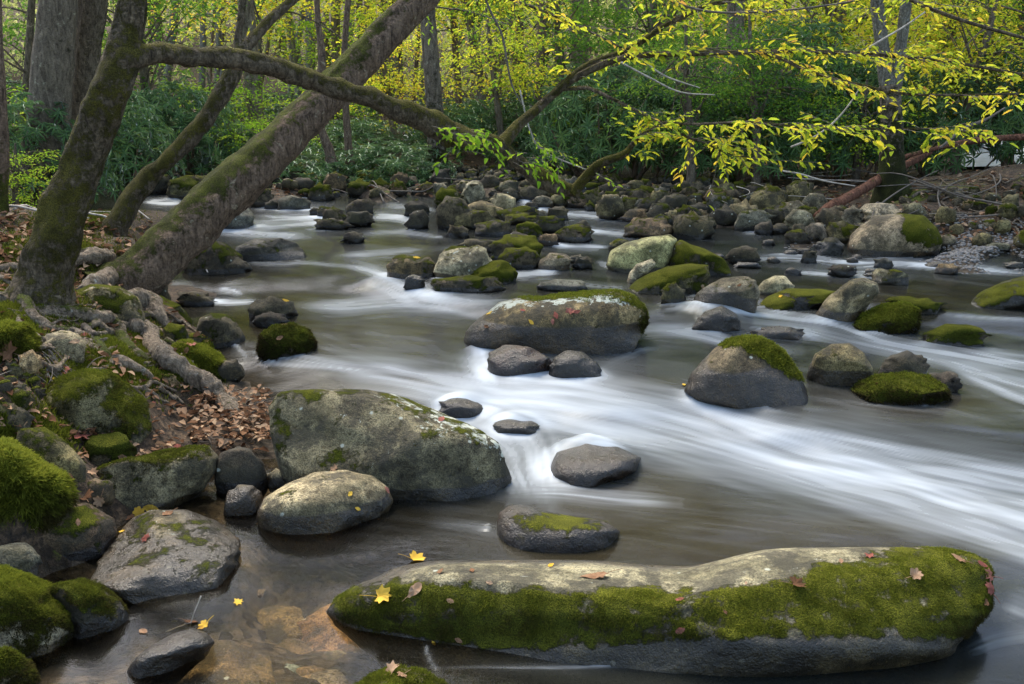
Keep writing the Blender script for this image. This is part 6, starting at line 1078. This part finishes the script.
LV = [(381, 597, 25, 'maple', M_GOLD, 'orange-yellow maple leaf on the dark moss at the left end of the long front boulder'), (415, 591, 20, 'oval', M_DEAD, 'tan curled leaf just right of the orange-yellow maple leaf'), (414, 560, 22, 'oak', M_GOLD, 'golden-tan leaf on the top left edge of the long front boulder'),
 (440, 573, 11, 'maple', M_DEAD, 'small brown curled leaf on bare rock right of the golden-tan leaf'), (598, 577, 30, 'oval', M_DEAD, 'long pale tan leaf on the bare grey top of the long front boulder'), (551, 566, 9, 'oval', M_GOLD, 'tiny orange leaf fragment left of the long pale tan leaf'), (795, 585, 22, 'maple', M_DEAD, 'brown drooping leaf on the moss below the bare patch of the long front boulder'),
 (869, 556, 13, 'maple', M_RED, 'small reddish leaf at the upper edge of the long front boulder'), (841, 562, 8, 'oval', M_DEAD, 'tiny pale leaf left of the small reddish leaf on the front boulder'), (914, 576, 17, 'oak', M_DEAD, 'tan leaf on the bright moss at the right part of the long front boulder'), (959, 560, 16, 'oval', M_DEAD, 'flat tan leaf near the right end of the long front boulder'),
 (680, 600, 9, 'oval', M_RED, 'tiny orange-red leaf on the middle of the front boulder moss'), (681, 630, 12, 'oval', M_RED, 'small pink-grey leaf low on the mossy side of the front boulder'), (700, 667, 9, 'oval', M_DEAD, None), (434, 643, 6, 'oval', M_GOLD, 'tiny yellow leaf low on the left part of the front boulder'), (458, 640, 9, 'oval', M_DEAD, 'tiny brown leaf beside the tiny yellow leaf on the front boulder'), (450, 601, 9, 'oval', M_DEAD, 'tiny pale leaf on dark moss right of the tan curled leaf'),
 (472, 571, 10, 'oval', M_DEAD, None), (490, 583, 8, 'oval', M_DEAD, None), (746, 584, 5, 'oval', M_DEAD, 'tiny pale flake left of the brown drooping leaf'), (725, 612, 6, 'oval', M_DEAD, None),
 (989, 576, 17, 'maple', M_RED, 'crumpled red leaf caught at the right end of the long front boulder'), (989, 590, 18, 'oak', M_RED, 'second crumpled leaf hanging at the right end of the long front boulder'), (982, 565, 12, 'oval', M_RED, 'small red leaf above the crumpled leaves at the right end'), (985, 603, 13, 'oval', M_DEAD, 'wet brown leaf dragging in the water right of the front boulder'),
 (392, 672, 20, 'maple', M_DEAD, 'crumpled brown leaf on the small mossy rock at the bottom edge'), (402, 676, 14, 'oak', M_DEAD, 'second brown leaf on the small mossy rock at the bottom edge'),
 (237, 603, 13, 'maple', M_GOLD, 'curled yellow leaf floating on the clear shallows at lower left'), (205, 625, 14, 'oak', M_GOLD, 'bright yellow curled leaf at the tip of the glossy black stone'), (190, 623, 14, 'oval', M_DEAD, 'brown curled leaf on top of the glossy black stone'),
 (147, 539, 13, 'maple', M_RED, 'red leaf on the pale patch of the wide flat wet boulder'), (168, 514, 14, 'oval', M_DEAD, 'tan leaf at the upper edge of the wide flat wet boulder'), (122, 532, 7, 'oval', M_GOLD, 'small orange leaf at the left edge of the wide flat wet boulder'), (140, 513, 16, 'oak', M_GOLD, 'orange leaf wedged behind the wide flat wet boulder'), (130, 518, 14, 'maple', M_DEAD, 'brown leaf between the leafy brown boulder and the wide flat wet boulder'), (152, 508, 16, 'oval', M_GOLD, 'long orange leaf just above the wide flat wet boulder'),
 (54, 503, 20, 'maple', M_DEAD, 'tan maple leaf, left one of the heap on the leafy brown boulder'), (70, 500, 24, 'maple', M_DEAD, 'large reddish-tan maple leaf in the middle of the heap on the leafy brown boulder'), (86, 499, 20, 'oak', M_DEAD, 'tan leaf at the right of the heap on the leafy brown boulder'), (27, 524, 16, 'oval', M_DEAD, 'curled tan leaf on the left of the leafy brown boulder'), (34, 529, 12, 'oval', M_DEAD, 'small tan leaf touching the curled one on the leafy brown boulder'), (100, 500, 15, 'oak', M_DEAD, 'brown leaf on the small brown mossy stone beside the heap'), (78, 523, 9, 'oval', M_DEAD, 'tiny leaf scrap on the face of the leafy brown boulder'),
 (79, 437, 30, 'maple', M_RED, 'large dark red-brown maple leaf standing between the bank boulders'), (80, 455, 14, 'oval', M_DEAD, 'pale leaf under the large red-brown maple leaf'), (70, 478, 13, 'oval', M_RED, 'reddish leaf below the long olive boulder'), (92, 473, 13, 'maple', M_DEAD, 'brown leaf left of the blocky bank boulder'),
 (124, 459, 13, 'oval', M_DEAD, 'first leaf from the left on the flat top of the blocky bank boulder'), (140, 455, 14, 'oak', M_DEAD, 'second leaf from the left on the flat top of the blocky bank boulder'), (157, 452, 16, 'maple', M_DEAD, 'third leaf from the left on the flat top of the blocky bank boulder'), (178, 448, 14, 'oval', M_RED, 'rusty leaf at the right end of the blocky bank boulder top'),
 (10, 352, 24, 'maple', M_DEAD, 'large tan maple leaf on the left bank below the mossy tree'), (62, 372, 16, 'oak', M_RED, 'red-brown leaf on the top of the large mossy bank boulder'), (52, 379, 10, 'oval', M_GOLD, 'small yellow leaf beside the red-brown leaf on the bank boulder'), (4, 410, 14, 'oval', M_DEAD, 'tan leaf at the left edge above the bright moss'), (5, 440, 18, 'oval', M_DEAD, 'broad tan leaf at the left edge beside the long olive boulder'), (30, 424, 14, 'oval', M_DEAD, 'tan leaf at the top of the long olive boulder'),
 (88, 336, 14, 'maple', M_RED, 'rusty leaf on the winding mossy root'), (75, 342, 12, 'oval', M_DEAD, 'pale leaf on the flat grey rock among the roots'), (116, 323, 10, 'oval', M_GOLD, 'yellow leaf above the winding mossy root'), (152, 405, 10, 'maple', M_RED, 'orange leaf right of the large mossy bank boulder'), (197, 338, 14, 'oval', M_DEAD, 'tan leaf left of the dark humped bank rock'), (190, 345, 14, 'oak', M_RED, 'rusty leaf on the sloping mossy bank rock'), (186, 352, 10, 'oval', M_DEAD, 'small pale leaf on the sloping mossy bank rock'), (175, 352, 12, 'oak', M_DEAD, 'brown leaf at the upper left of the sloping mossy bank rock'),
 (357, 509, 7, 'oval', M_GOLD, 'tiny yellow leaf low on the rounded pale grey boulder'), (350, 494, 8, 'oval', M_GOLD, 'pale yellow leaf high on the rounded pale grey boulder'), (386, 490, 9, 'oval', M_RED, 'dark red leaf at the right edge of the rounded pale grey boulder'), (334, 468, 11, 'maple', M_DEAD, 'brown leaf between the rounded pale grey boulder and the lichen-spotted one'), (441, 420, 12, 'oval', M_RED, 'pink-white leaf on the right shoulder of the big lichen-spotted boulder'),
 (570, 313, 12, 'maple', M_RED, 'rusty leaf in the middle of the big rounded mid-stream boulder'), (556, 316, 9, 'oval', M_RED, None), (577, 312, 8, 'oval', M_RED, None), (553, 322, 7, 'oval', M_RED, 'lowest of the rusty leaves on the big rounded mid-stream boulder'), (531, 322, 7, 'oval', M_GOLD, 'tiny yellow leaf on the flank of the big rounded mid-stream boulder'), (487, 327, 7, 'oval', M_DEAD, 'tan leaf at the left flank of the big rounded mid-stream boulder'), (489, 314, 8, 'oval', M_GOLD, 'small gold leaf near the left end of the big rounded mid-stream boulder'), (523, 311, 8, 'oval', M_RED, 'first rusty leaf from the left on the mid-stream boulder top'),
 (416, 258, 8, 'oval', M_GOLD, 'orange leaf on the brown flat-topped rock of the mid-stream row'), (702, 288, 9, 'maple', M_DEAD, 'orange-tan leaf at the right end of the low mossy mid-stream boulder'), (739, 286, 7, 'oval', M_DEAD, 'pale leaf on the grey wedge-shaped rock'), (781, 297, 8, 'oval', M_GOLD, 'pale gold leaf left on the dark flat moss-topped boulder'), (684, 385, 7, 'oval', M_GOLD, 'small orange leaf at the left tip of the pyramid-shaped boulder'), (286, 301, 8, 'oval', M_GOLD, 'yellow leaf on the small dark leafy rock'), (280, 338, 8, 'oval', M_DEAD, 'pale leaf on the round dark mossy rock'), (877, 384, 8, 'oval', M_DEAD, 'pale leaf on the moss cushion rock'),
 (285, 325, 7, 'oval', M_DEAD, 'pale leaf on the crown of the round dark mossy rock'), (143, 632, 12, 'oval', M_DEAD, 'rusty leaf sunk in the shallows left of the glossy black stone')]
for px, py, s, kd, m, lab in LV:
    fallen(px, py, s, kd, m, lab or 'tiny leaf scrap on the '+('rusty-leafed mid-stream boulder' if py < 400 else 'long front boulder'), group=None if lab else ('leaf scraps on the mid-stream boulder' if py < 400 else 'leaf scraps on the front boulder'), curl=.45 if kd != 'oval' else .25, stem=s > 13)
# the dry stems standing on the glossy black stone
q = march(190, 624, Sf); V, Q, T, _ = tube(np.array([atY(190, 626, q[1]), atY(194, 613, q[1]), atY(201, 596, q[1])]), [.0022, .002, .002], 5, 10); A = Acc(); A.add(V, Q, T); tag(link('dry_stem', A.mesh('dry_stem', [M_DRY if 'M_DRY' in globals() else M_TWIG_PALE], q), None, q), 'pale dry stalk standing upright on the glossy black stone', 'stalk')
V, Q, T, _ = tube(np.array([atY(166, 632, q[1]-.02), atY(178, 627, q[1]), atY(192, 622, q[1])]), [.002, .002, .0015], 5, 10); A = Acc(); A.add(V, Q, T); tag(link('dry_stem', A.mesh('dry_stem', [M_TWIG_PALE], q), None, q), 'pale dry stalk lying along the glossy black stone', 'stalk')
# gravel on the bar
g = np.random.default_rng(8); V0, T0_ = ico(1); A = Acc(); xs, ys = g.uniform(935, 1060, 1500), g.uniform(238, 264, 1500)
gp = march(990, 250, Tf)
for x, y in zip(xs[:700], ys[:700]):
    p = march(x, y, Tf) if False else None
XY = np.stack([g.normal(0, 1.0, 6500), g.normal(0, .45, 6500)], -1)+gp[:2]+np.array([.3, 0]); Zg = Tf(XY[:, 0], XY[:, 1]); kp = Zg > Wf(XY[:, 0], XY[:, 1])-.01; XY, Zg = XY[kp], Zg[kp]
s = g.uniform(.006, .022, len(XY)); V = (V0[None]*np.array([1, 1, .6])*s[:, None, None]*g.uniform(.7, 1.3, (len(XY), 1, 3))+np.stack([XY[:, 0], XY[:, 1], Zg], -1)[:, None]); o = (np.arange(len(XY))*len(V0))[:, None, None]
me = mesh_np('gravel', V.reshape(-1, 3), [(T0_[None]+o).reshape(-1, 3)], dict(moss=np.zeros(V.shape[0]*V.shape[1]), wet=np.zeros(V.shape[0]*V.shape[1]), lich=np.zeros(V.shape[0]*V.shape[1])), True, [simple('gravel_stone', (.17, .16, .15), var=.5, scale=30)]); tag(link('gravel', me), 'pale gravel bar at the edge of the stream on the right', 'gravel', None, 'stuff')
# ------------------------------------------------------------------ light
wd = bpy.data.worlds.new("World"); sc.world = wd; wd.use_nodes = True; nt = wd.node_tree; nt.nodes.clear()
sky = nt.nodes.new('ShaderNodeTexSky'); sky.sky_type = 'NISHITA'; sky.sun_disc = False
SUN_EL, SUN_AZ = math.radians(54), math.radians(-20)     # behind the wood, a little left of the view
sky.sun_elevation = SUN_EL; sky.sun_rotation = SUN_AZ; sky.dust_density = 3.0; sky.air_density = 1.0
bg = nt.nodes.new('ShaderNodeBackground'); bg.inputs[1].default_value = .15; out = nt.nodes.new('ShaderNodeOutputWorld')
nt.links.new(sky.outputs[0], bg.inputs[0]); nt.links.new(bg.outputs[0], out.inputs[0])
sd = bpy.data.lights.new('sun', 'SUN'); sd.energy = 1.5; sd.angle = math.radians(28); sd.color = (1, .94, .82); so = bpy.data.objects.new('sun', sd); COL.objects.link(so)
dirv = Vector((math.sin(SUN_AZ)*math.cos(SUN_EL), math.cos(SUN_AZ)*math.cos(SUN_EL), math.sin(SUN_EL)))
so.rotation_euler = (-dirv).to_track_quat('-Z', 'Y').to_euler()
vs = sc.view_settings; vs.view_transform = 'Standard'; vs.look = 'None'; vs.exposure = 1.85; vs.gamma = 1; vs.use_curve_mapping = False
sc.render.engine = 'CYCLES'; cy = sc.cycles
cy.max_bounces = 6; cy.diffuse_bounces = 3; cy.glossy_bounces = 3; cy.transmission_bounces = 3; cy.transparent_max_bounces = 8; cy.use_denoising = True
cy.caustics_reflective = False; cy.caustics_refractive = False; cy.sample_clamp_indirect = 5
